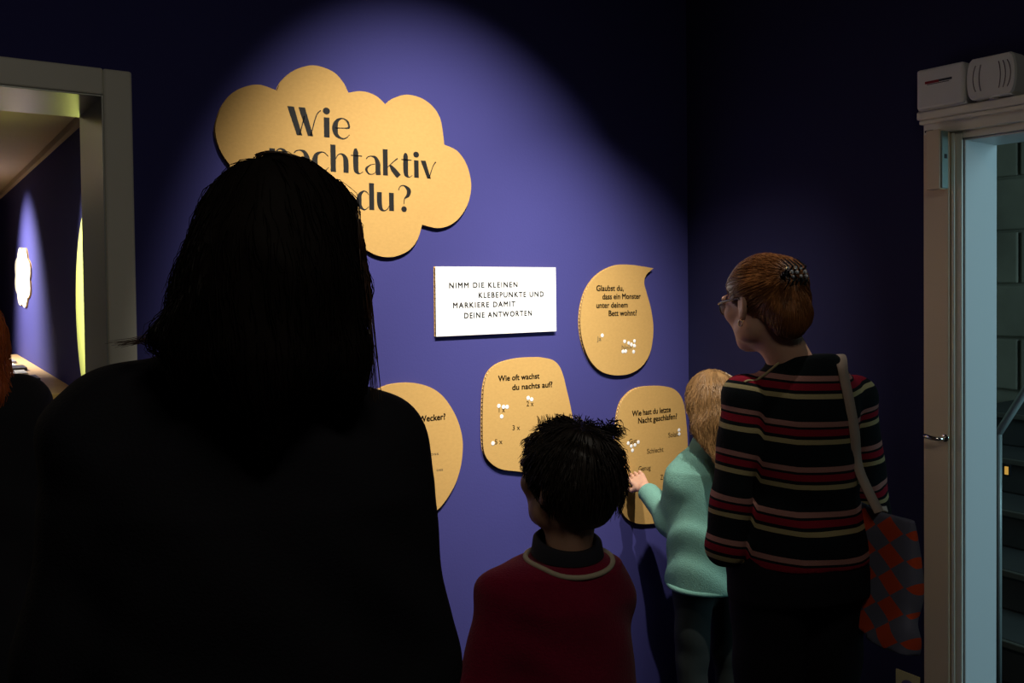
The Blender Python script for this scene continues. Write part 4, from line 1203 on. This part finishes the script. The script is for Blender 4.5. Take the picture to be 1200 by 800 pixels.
# claw clip with shiny stones
M_CLIP = mat('dark_glossy_clip', (.012, .012, .014), .12); M_GEM = mat('clear_stone', (.75, .8, .85), .05, metal=.6)
cl_ = tube('hair_clip', [clip + R @ np.array([x, -.004 + .012 * math.cos(x * 40), .004 - 6 * x * x]) for x in np.linspace(-.032, .032, 9)], [.005, .007, .008, .009, .009, .009, .008, .007, .005], M_CLIP, C.root, n=8)
for sd in (-1, 1):
    for j in range(5):
        x = -.028 + .014 * j
        tube('claw', [clip + R @ np.array([x, 0, 0]), clip + R @ np.array([x, -.016 + .0 * sd, sd * .016]), clip + R @ np.array([x * .9, .006, sd * .036])], [.003, .0028, .0012], M_CLIP, cl_, n=6)
for j in range(9):
    bm = bmesh.new(); bmesh.ops.create_icosphere(bm, subdivisions=1, radius=.0036 + .002 * rng.random())
    bmesh.ops.translate(bm, verts=bm.verts, vec=Vector(clip + R @ np.array([-.028 + .007 * j, -.014 - .004 * (j % 2), .012 - .01 * (j % 3)])))
    bm_obj('stone', bm, M_GEM, cl_)
# glasses
M_FR = mat('dark_glasses_frame', (.03, .025, .02), .25)
gl = tube('glasses', [C.hp((-.012, .104, .010)), C.hp((0, .106, .013)), C.hp((.012, .104, .010))], .0018, M_FR, C.root, n=6)
M_LENS = mat('lens_glass', (.35, .36, .38), .05); M_LENS.node_tree.nodes['Principled BSDF'].inputs['Transmission Weight'].default_value = .9
for sd in (-1, 1):
    rim = [C.hp((sd * (.034 + .023 * math.copysign(abs(math.cos(a)) ** .8, math.cos(a))), .103 - .012 * ((.5 + .5 * math.cos(a))) , .002 + .018 * math.copysign(abs(math.sin(a)) ** .8, math.sin(a)))) for a in np.linspace(0, 2 * math.pi, 28, endpoint=False)]
    tube('rim', rim, .0018, M_FR, gl, n=6, closed=True)
    mesh_obj('lens', rim, [tuple(range(28))], M_LENS, gl)
    tube('temple', [C.hp((sd * .058, .092, .012)), C.hp((sd * .074, .06, .014)), C.hp((sd * .079, .0, .016)), C.hp((sd * .079, -.02, .008)), C.hp((sd * .077, -.03, -.01))], [.0036, .0036, .0032, .0026, .002], M_FR, gl, n=6)
for sd in (-1, 1):
    c_ = C.hp((sd * .081, -.004, -.046))
    tube('earring', [c_ + R @ np.array([0, .007 * math.cos(a), .008 * math.sin(a)]) for a in np.linspace(0, 2 * math.pi, 16, endpoint=False)], .0016, mat('gold', (.75, .6, .3), .2, metal=1.0), C.root, n=6, closed=True)

# tote bag over her right shoulder
bgp = at_depth(1035, 680, 2.08)
bag = empty('tote_bag', (bgp[0], bgp[1], at_depth(1050, 750, 2.08)[2]), C.rz)
tag(bag, 'cloth tote bag in grey-blue with orange-red diamonds hanging from a beige strap', 'bag')
Rb = rot(0, 0, C.rz); bl = np.array(bag.location)
def bpx(x, y, zd): return Rb.T @ (at_depth(x, y, zd) - bl)
mb = bpy.data.materials.new('diamond_cloth'); mb.use_nodes = True; nt = mb.node_tree; bs = nt.nodes['Principled BSDF']; bs.inputs['Roughness'].default_value = .9
tc = nt.nodes.new('ShaderNodeTexCoord'); sx = nt.nodes.new('ShaderNodeSeparateXYZ'); nt.links.new(tc.outputs['Object'], sx.inputs[0])
def mth(op, a, b=None):
    n_ = nt.nodes.new('ShaderNodeMath'); n_.operation = op
    for i_, v_ in enumerate((a, b)):
        if v_ is None: continue
        if isinstance(v_, (int, float)): n_.inputs[i_].default_value = v_
        else: nt.links.new(v_, n_.inputs[i_])
    return n_.outputs[0]
uu = mth('ABSOLUTE', mth('SUBTRACT', mth('FRACT', mth('MULTIPLY', sx.outputs[1], 1 / .085)), .5))
vv = mth('ABSOLUTE', mth('SUBTRACT', mth('FRACT', mth('MULTIPLY', sx.outputs[2], 1 / .062)), .5))
dd = mth('LESS_THAN', mth('ADD', mth('MULTIPLY', uu, 1.0), mth('MULTIPLY', vv, .95)), .47)
mxn = nt.nodes.new('ShaderNodeMix'); mxn.data_type = 'RGBA'; mxn.inputs[6].default_value = (.16, .17, .24, 1); mxn.inputs[7].default_value = (.75, .085, .02, 1)
nt.links.new(dd, mxn.inputs[0]); nt.links.new(mxn.outputs[2], bs.inputs['Base Color'])
hB = at_depth(1045, 597, 2.08)[2] - bl[2]
g = Grid(axis(-.08, .08, .005), axis(-.26, .26, .006), axis(-.03, hB + .05, .006))
def bagf(x, y, z):
    t = np.clip(z / hB, 0, 1)
    wy = .095 + .01 * (1 - t); wx = .022 * (1 - t) ** .7 + .010
    xo = .010 * np.sin(z * 14 + y * 9)
    q = (np.abs((x - xo) / wx) ** 3 + np.abs(y / wy) ** 6) ** (1 / 4)
    d = (q - 1) * wx * .9
    return np.maximum(d, np.maximum(z - hB, -z))
g.put(bagf, (-.08, -.2, 0), (.08, .2, hB), .0)
g.ripple(.0022, 30, 26, 30, .3)
V, Fc = g.mesh(); fast_mesh('bag_body', V, Fc, mb, bag)
# strap: up the back, over the shoulder, down the front
def strap(P, w):
    P = np.array(catmull(P, 6)); V = []; FF = []
    t = np.gradient(P, axis=0); t /= np.linalg.norm(t, axis=1)[:, None]
    for i in range(len(P)):
        sdv = np.array([.25, 0, 0]) * 0 + np.array([0.0, 1.0, 0.0]) if False else np.array([1.0, .15, .0])
        sdv = sdv - t[i] * sdv.dot(t[i]); sdv /= np.linalg.norm(sdv); nn = np.cross(sdv, t[i])
        for (a_, b_) in ((-w, -.0015), (w, -.0015), (w, .0015), (-w, .0015)): V.append(P[i] + sdv * a_ + nn * b_)
    for i in range(len(P) - 1):
        for k_ in range(4): FF.append((4 * i + k_, 4 * i + (k_ + 1) % 4, 4 * i + 4 + (k_ + 1) % 4, 4 * i + 4 + k_))
    return V, FF
M_STRAP = mat('beige_strap', (.42, .31, .24), .9, bump=.2, bscale=300)
shp = C.sh[1]
def c2b(v): return Rb.T @ ((C.Rw @ v + C.loc) - bl)
gs = gC
pts_c = [C.px(x, y, zd) for x, y, zd in ((978, 421, 2.14), (990, 428, 2.08), (1000, 445, 2.06), (1008, 470, 2.05), (1014, 510, 2.06), (1021, 550, 2.08))]
pts_c = list(gs.snap(np.array(pts_c), .004, 8))
endp = C.px(1030, 600, 2.06)
front = [C.px(972, 421, 2.2), C.px(984, 440, 2.32), C.px(1010, 520, 2.36), C.px(1034, 598, 2.2)]
front = list(gs.snap(np.array(front[:2]), .004, 8)) + front[2:]
V, FF = strap([c2b(v) for v in front[::-1] + pts_c + [endp]], .0155)
mesh_obj('strap', V, FF, M_STRAP, bag, smooth=True)

# ------------------------------------------------------------------ D: girl touching the tall bubble
Dg = Person('person', 'person in a mint green sweatshirt reaching out to the tall cardboard bubble', 832, 2.74, 1.25, math.radians(-14), face_h=.205, head_turn=math.radians(2), head_tilt=-.10, zf=.94)
Dg.hc = Dg.px(834, 474, 2.72)
Dg.sh[-1] = Dg.px(803, 566, 2.72); Dg.sh[1] = Dg.px(866, 570, 2.80)
Dg.el[-1] = Dg.px(786, 608, 2.82)
tip = Dg.local(on_y(738, 549, YF - .006))
_d = Dg.px(768, 590, 2.88) - tip; Dg.wr[-1] = tip + _d / np.linalg.norm(_d) * .128
Dg.el[1] = Dg.sh[1] + np.array([.05, .0, -.20]); Dg.wr[1] = Dg.el[1] + np.array([-.03, .08, -.16])
fdir = tip - Dg.wr[-1]
Dg.hand[-1] = (fdir, np.array([.55, .35, -.75]), .16)
Dg.neck = np.array([0, -.015, 1.02])
w0 = Dg.wr[-1]
Dg.body(SKIN, .0075, fine=((w0[0] - .10, w0[0] + .07, .003), (w0[1] - .05, w0[1] + .16, .003), (w0[2] - .07, w0[2] + .13, .003)))
g = Grid(axis(-.30, .26, .005), axis(-.2, .36, .005), axis(.58, 1.12, .005))
zb0 = Dg.px(815, 690, 2.65)[2]
lv = [(zb0 - .03, 0, 0, .147, .115), (zb0, 0, 0, .147, .115), (zb0 + .10, 0, 0, .142, .11), (.86, 0, 0, .136, .104), (.96, 0, -.005, .134, .096), (1.005, 0, -.01, .105, .08), (1.045, 0, -.012, .064, .060), (1.055, 0, -.012, .060, .056)]
g.loft(lv, .02)
g.chain([Dg.sh[-1], Dg.el[-1], Dg.wr[-1] + (Dg.el[-1] - Dg.wr[-1]) * .22], [.054, .050, .034], .03)
g.chain([Dg.sh[1], Dg.el[1], Dg.wr[1]], [.048, .042, .032], .03)
for sd in (-1, 1): g.capsule(Dg.sh[sd], Dg.sh[sd] * np.array([.35, 1, 1]) + np.array([0, 0, .02]), .04, .04, .04)
g.ripple(.0035, 26, 20, 34, .2); g.ripple(.002, 40, 30, 22, 1.4)
g.cut((0, 0, -1), (0, 0, zb0 - .022))
nd = Dg.wr[-1] - Dg.el[-1]
V, Fc = g.mesh()
M_MINT = mat('mint_sweatshirt', (.17, .36, .30), .95, var=.08, vscale=60, bump=.25, bscale=300, spec=.1)
swD = fast_mesh('sweatshirt', V, Fc, M_MINT, Dg.root)
nd = nd / np.linalg.norm(nd); ua = np.cross(nd, [0, 0, 1.0]); ua /= np.linalg.norm(ua); ub = np.cross(nd, ua)
tube('cuff', [Dg.wr[-1] - nd * .022 + .029 * (math.cos(a) * ua + math.sin(a) * ub) for a in np.linspace(0, 2 * math.pi, 24, endpoint=False)], .0055, M_MINT, swD, n=8, closed=True)
V2 = []; 
tube('hem_band', [np.array([.141 * math.cos(a), .110 * math.sin(a), zb0 - .014]) for a in np.linspace(0, 2 * math.pi, 48, endpoint=False)], .010, M_MINT, swD, n=8, closed=True)
Dg.trousers(mat('dark_green_trousers', (.004, .009, .008), .9), .006, .61); Dg.shoe(M_SHOE)
HD = hair_mat('dark_blonde_hair', (.27, .15, .058), .36)
g = Grid(axis(-.20, .20, .005), axis(-.22, .20, .005), axis(.86, 1.32, .005))
R = Dg.hr; k = Dg.k
g.ell(Dg.hp((0, -.012, .032)), np.array((.083, .103, .090)) * k, R, .02)
g.chain([Dg.hp((0, -.06, .0)), Dg.hp((0, -.075, -.07)), np.array([.0, -.125, .97]), np.array([.0, -.135, .88])], [.074, .076, .066, .03], .03)
g.chain([Dg.hp((-.045, -.02, -.01)), Dg.hp((-.055, -.04, -.09)), np.array([-.075, -.105, .97]), np.array([-.085, -.12, .90])], [.050, .048, .040, .012], .03)
g.cut(R @ np.array([0, .80, -.6]), Dg.hp((0, .052, .045)), .01)
g.ripple(.002, 60, 50, 8, .5)
V, Fc = g.mesh(); hairD = fast_mesh('hair', V, Fc, HD, Dg.root)
P0 = rand_surface(g, V, 2600, lambda P: P[:, 2] > .97)
top_ = Dg.hp((0, -.02, .125))
def dD(P, i):
    d_ = P - top_; d_[:, 2] = -np.abs(d_[:, 2]) - .05; d_[:, :2] *= np.clip((P[:, 2:3] - Dg.hc[2] - .02) / .06, .0, 1); return d_
paths = wobble(flow(g, P0, dD, 14, .011, .0008, .002), .006)
strand_mesh('hair_strands', paths, np.full(len(paths), .0010), HD, hairD)

# ------------------------------------------------------------------ E: orange-haired person by the doorway
E_ = Person('person', 'person in a navy-black jacket standing at the open doorway edge', -66, 1.72, 1.66, math.radians(-8), head_turn=math.radians(10))
E_.hc = E_.px(-60, 402, 1.72)
for sd in (-1, 1):
    E_.sh[sd] = np.array([sd * .125, -.01, 1.315]); E_.el[sd] = E_.sh[sd] + np.array([sd * .03, -.02, -.28]); E_.wr[sd] = E_.el[sd] + np.array([-sd * .01, .10, -.22])
E_.body(SKIN, .008)
g = E_.box_grid(.008, .55, 1.46, .14)
E_.hand = E_.hand
lv = [(.62, 0, 0, .20, .15), (.85, 0, 0, .195, .145), (1.07, 0, 0, .165, .13), (1.22, 0, 0, .155, .13), (1.305, 0, -.01, .140, .105), (1.365, 0, -.02, .095, .08), (1.40, 0, -.02, .07, .065)]
g.loft(lv, .025)
for sd in (-1, 1):
    g.capsule(E_.sh[sd], E_.el[sd], .062, .056, .04); g.capsule(E_.el[sd], E_.wr[sd], .055, .042, .02)
g.ripple(.003, 20, 18, 20, .4); g.cut((0, 0, -1), (0, 0, .62))
V, Fc = g.mesh(); fast_mesh('jacket', V, Fc, mat('navy_black_cloth', (.008, .009, .014), .9), E_.root)
E_.trousers(M_BLACKCLOTH, .02, .70); E_.shoe(M_SHOE)
HE = hair_mat('orange_hair', (.55, .13, .015), .4)
g = Grid(axis(-.22, .22, .006), axis(-.22, .22, .006), axis(1.15, 1.70, .006))
g.ell(E_.hp((0, -.012, .032)), (.086, .106, .094), E_.hr, .02)
g.chain([E_.hp((0, -.05, 0)), E_.hp((0, -.07, -.09)), np.array([0, -.12, 1.30]), np.array([0, -.13, 1.22])], [.082, .078, .060, .02], .03)
for sd in (-1, 1): g.chain([E_.hp((sd * .045, -.01, 0)), E_.hp((sd * .062, -.01, -.09)), np.array([sd * .085, -.03, 1.33]), np.array([sd * .09, -.03, 1.26])], [.048, .042, .034, .012], .03)
g.cut(E_.hr @ np.array([0, .8, -.6]), E_.hp((0, .055, .045)), .01)
g.ripple(.0022, 60, 50, 8, .5)
V, Fc = g.mesh(); hairE = fast_mesh('hair', V, Fc, HE, E_.root)
P0 = rand_surface(g, V, 900)
paths = wobble(flow(g, P0, lambda P, i: np.tile(np.array([0, -.1, -1.0]), (len(P), 1)), 12, .012, .001), .006)
strand_mesh('hair_strands', paths, np.full(len(paths), .0011), HE, hairE)
